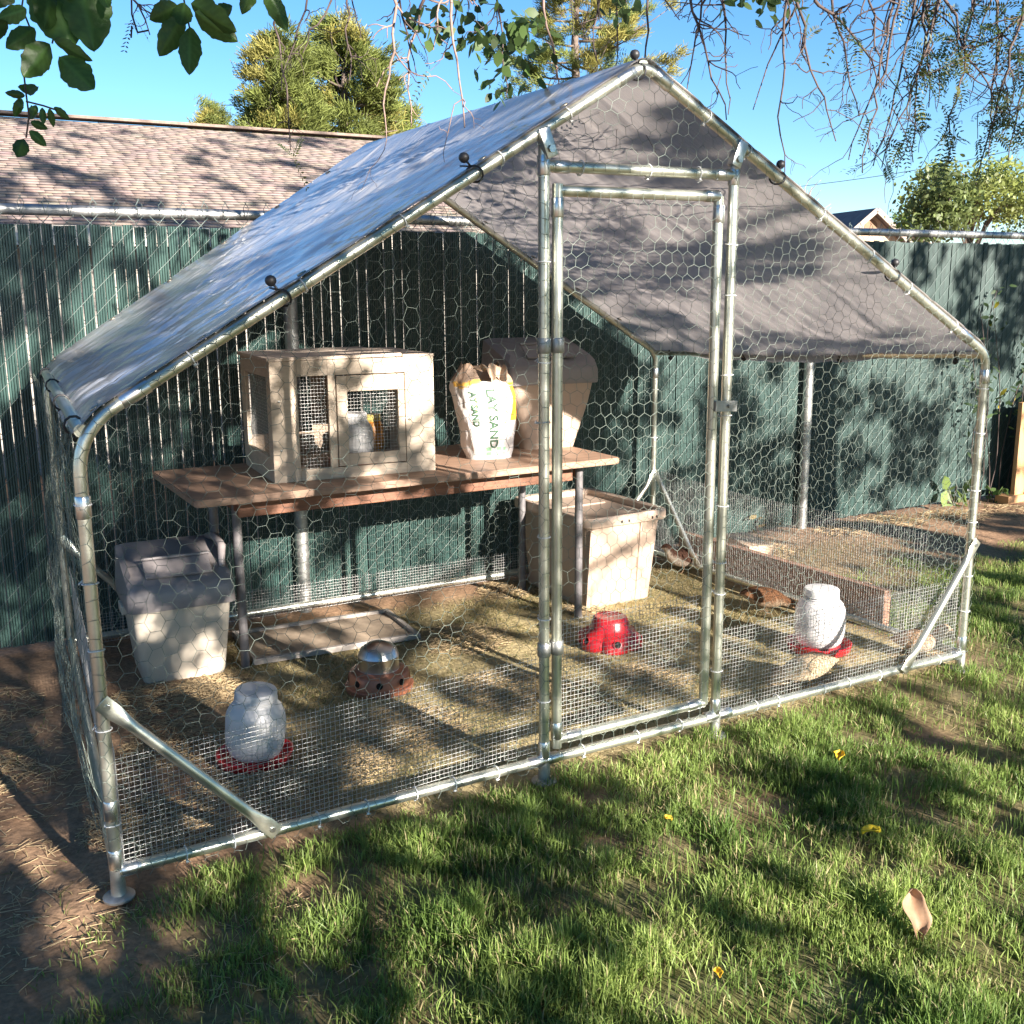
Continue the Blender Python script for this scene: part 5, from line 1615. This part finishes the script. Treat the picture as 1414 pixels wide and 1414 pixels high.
def broad(u, v, y, ru, rv, label, seed, ncl, col, leaf=.17, per=60, name='leafy_tree', spread=.26):
    r = np.random.default_rng(seed)
    c0 = at_y(u, v, y)
    sc = np.linalg.norm(c0 - CAM) / FPX
    RX, RZ = ru * sc, rv * sc
    t = empty(name, (c0[0], c0[1], 0), 0, label, 'tree')
    mb = MB()
    H = c0[2]
    limb(mb, [(0, 0, -.3), (.1, 0, H * .4), (0, .1, H * .8), (.1, 0, H + RZ * .5)], .2, .04, 10)
    P, C = [], []
    for k in range(ncl):
        q = r.normal(0, 1, 3); q /= np.linalg.norm(q)
        q *= r.random() ** .35
        c = np.array([q[0] * RX, q[1] * RX, H + q[2] * RZ])
        if k % 4 == 0:
            limb(mb, [np.array([0, 0, max(.5, c[2] - .5 * RX - .5)]), c * np.array([.5, .5, 1]) - np.array([0, 0, .15]), c], .04, .008, 5)
        P.append(c + r.normal(0, 1, (per, 3)) * np.array([1, 1, .6]) * spread)
        C.append(np.tile(np.array(col) * r.uniform(.6, 1.35), (per, 1)) * r.uniform(.75, 1.25, (per, 1)))
    V, F, C = leaf_quads(np.concatenate(P), leaf, .5, col=np.concatenate(C), r=r)
    link('crown', np_mesh('crown', V, F, C), LEAF, t)
    mb.build('trunk', BARK, t, smooth=True)
broad(1345, 272, 22, 82, 40, 'airy yellow green broadleaf tree beyond the right end of the fence', 41, 85, (.24, .28, .08))
broad(1300, 285, 19, 34, 45, 'darker bushy tree beside the airy tree beyond the fence', 42, 40, (.14, .18, .06))
broad(1258, 303, 40, 22, 12, 'low bright green bush top between the distant gables and trees', 43, 40, (.15, .22, .04))
broad(1440, 275, 26, 50, 45, 'green tree at the far right end of the fence', 44, 55, (.19, .24, .07))
# bare tree left of the distant gables
bt = at_y(1112, 300, 38)
bo = empty('bare_tree', (bt[0], bt[1], 0), 0, 'pale bare tree top above the sloping tube of the cover', 'tree')
mb = MB()
rb = np.random.default_rng(77)
limb(mb, [(0, 0, -.3), (0, 0, bt[2]), (.1, 0, bt[2] + .9)], .16, .03, 8)
for k in range(34):
    Q = wander((0, 0, bt[2] - .6 + 1.4 * rb.random()), (rb.normal(0, .6), rb.normal(0, .6), 1), rb.uniform(.6, 1.5), 6, .2, 0, rb)
    limb(mb, Q, .03, .010, 5)
mb.build('trunk', mat('pale_bark', (.36, .30, .26), .9), bo, smooth=True)

# ---------------------------------------------------------------- small plants by the fence, fallen leaves
def sprig(loc, h, nl, label, col, ll=.06, seed=0, name='weed_plant'):
    r = np.random.default_rng(seed)
    t = empty(name, loc, 0, label, 'plant')
    mb = MB(); P = []
    for k in range(4):
        Q = wander((0, 0, -.02), (r.normal(0, .25), r.normal(0, .25), 1), h * r.uniform(.7, 1.1), 6, .12, 0, r)
        limb(mb, Q, .003, .0015, 5)
        for _ in range(nl // 4): P.append(Q[r.integers(1, 7)])
    V, F, C = leaf_quads(np.array(P), ll, .42, col=np.array(col) * r.uniform(.7, 1.3, (len(P), 1)), r=r)
    link('foliage', np_mesh('foliage', V, F, C), LEAF, t)
    mb.build('stems', TWIG, t, smooth=True)
q = at_z(1318, 700); sprig((q[0], q[1], gz(*q[:2])), .20, 14, 'upright pale green weed before the fence behind the corner post', (.20, .28, .08), .12, 1)
q = at_z(1352, 690); sprig((q[0], min(q[1], 1.9), 0), .14, 20, 'small broad leaved weed right of the corner post', (.10, .16, .05), .08, 2)
q = at_z(1045, 742); sprig((q[0], q[1], gz(*q[:2])), .16, 10, 'dry curled weed in the shaded rear corner outside the run', (.28, .22, .10), .06, 3)
q = at_y(1385, 455, 1.93); 
vine = empty('fence_vine', (q[0], 1.95, 0), 0, 'sprawling vine with yellow buds climbing the fence at its right end', 'plant')
mb = MB(); P = []; rv = np.random.default_rng(6)
for k in range(7):
    Q = wander((rv.normal(0, .15), -.02, 0), (rv.normal(0, .12), -.01, 1), rv.uniform(.9, 1.45), 12, .09, 0, rv)
    Q[:, 1] = np.clip(Q[:, 1], -.10, -.02)
    limb(mb, Q, .004, .0015, 5)
    for _ in range(22): P.append(Q[rv.integers(5, 13)] + rv.normal(0, .05, 3))
P = np.array(P); P[:, 1] = np.clip(P[:, 1], -.15, -.02)
V, F, C = leaf_quads(P, .055, .4, col=np.where(rv.random((len(P), 1)) < .12, np.array([.55, .45, .05]), np.array([.06, .10, .04]) * rv.uniform(.7, 1.3, (len(P), 1))), r=rv)
link('foliage', np_mesh('foliage', V, F, C), LEAF, vine)
mb.build('stems', TWIG, vine, smooth=True)
def fallen_leaf(u, v, L, wd, col, label, pitch, rz, lift=.03, name='fallen_leaf'):
    p_ = ground_at(u, v)
    N, K = 15, 9
    U_, V2_ = np.meshgrid(np.linspace(0, 1, N), np.linspace(-1, 1, K), indexing='ij')
    half = wd * np.sin(np.pi * np.clip(U_ ** 1.35 * .95 + .03, 0, 1)) ** .7 * (1 + .18 * np.sin(U_ * 9 + V2_ * 1.5))
    x_ = (U_ - .2) * L
    y_ = half * V2_
    z_ = .75 * wd * np.abs(V2_) ** 1.6 + .10 * L * np.sin(U_ * 5) + .12 * wd * np.sin(V2_ * 3 + U_ * 4)
    P = np.stack([x_, y_, z_], -1).reshape(-1, 3)
    idx = np.arange(N * K).reshape(N, K)
    F = np.stack([idx[:-1, :-1], idx[1:, :-1], idx[1:, 1:], idx[:-1, 1:]], -1).reshape(-1, 4)
    m_ = mat('fallen_leaf', col, .6, 0, .12, 30, trans=.25, bump=.2, bscale=80)
    t = tag(link(name, np_mesh(name, P, F), m_, None, True), label, 'leaf')
    t.location = (p_[0], p_[1], p_[2] + lift)
    t.rotation_euler = (0, pitch, rz)
    t.modifiers.new('thickness', 'SOLIDIFY').thickness = .0008
    return t
fallen_leaf(1264, 1300, .105, .027, (.40, .25, .15), 'large curled tan leaf standing up in the grass', math.radians(-62), math.radians(60), .030)
fallen_leaf(1157, 1064, .045, .016, (.72, .48, .02), 'bright yellow leaf on the grass near the sunlit base rail', math.radians(-15), .6, .035)
fallen_leaf(1194, 1168, .05, .016, (.70, .55, .03), 'bright yellow leaf lying on open lawn beyond the curled tan leaf', math.radians(-10), -.4, .035)
fallen_leaf(992, 1372, .022, .009, (.62, .40, .02), 'small amber leaf sunk in the shaded grass', math.radians(-20), 1.2, .04)
fallen_leaf(925, 1147, .022, .010, (.65, .42, .03), 'small orange leaf in the grass by a bare patch before the door', math.radians(-20), 2.2, .03)
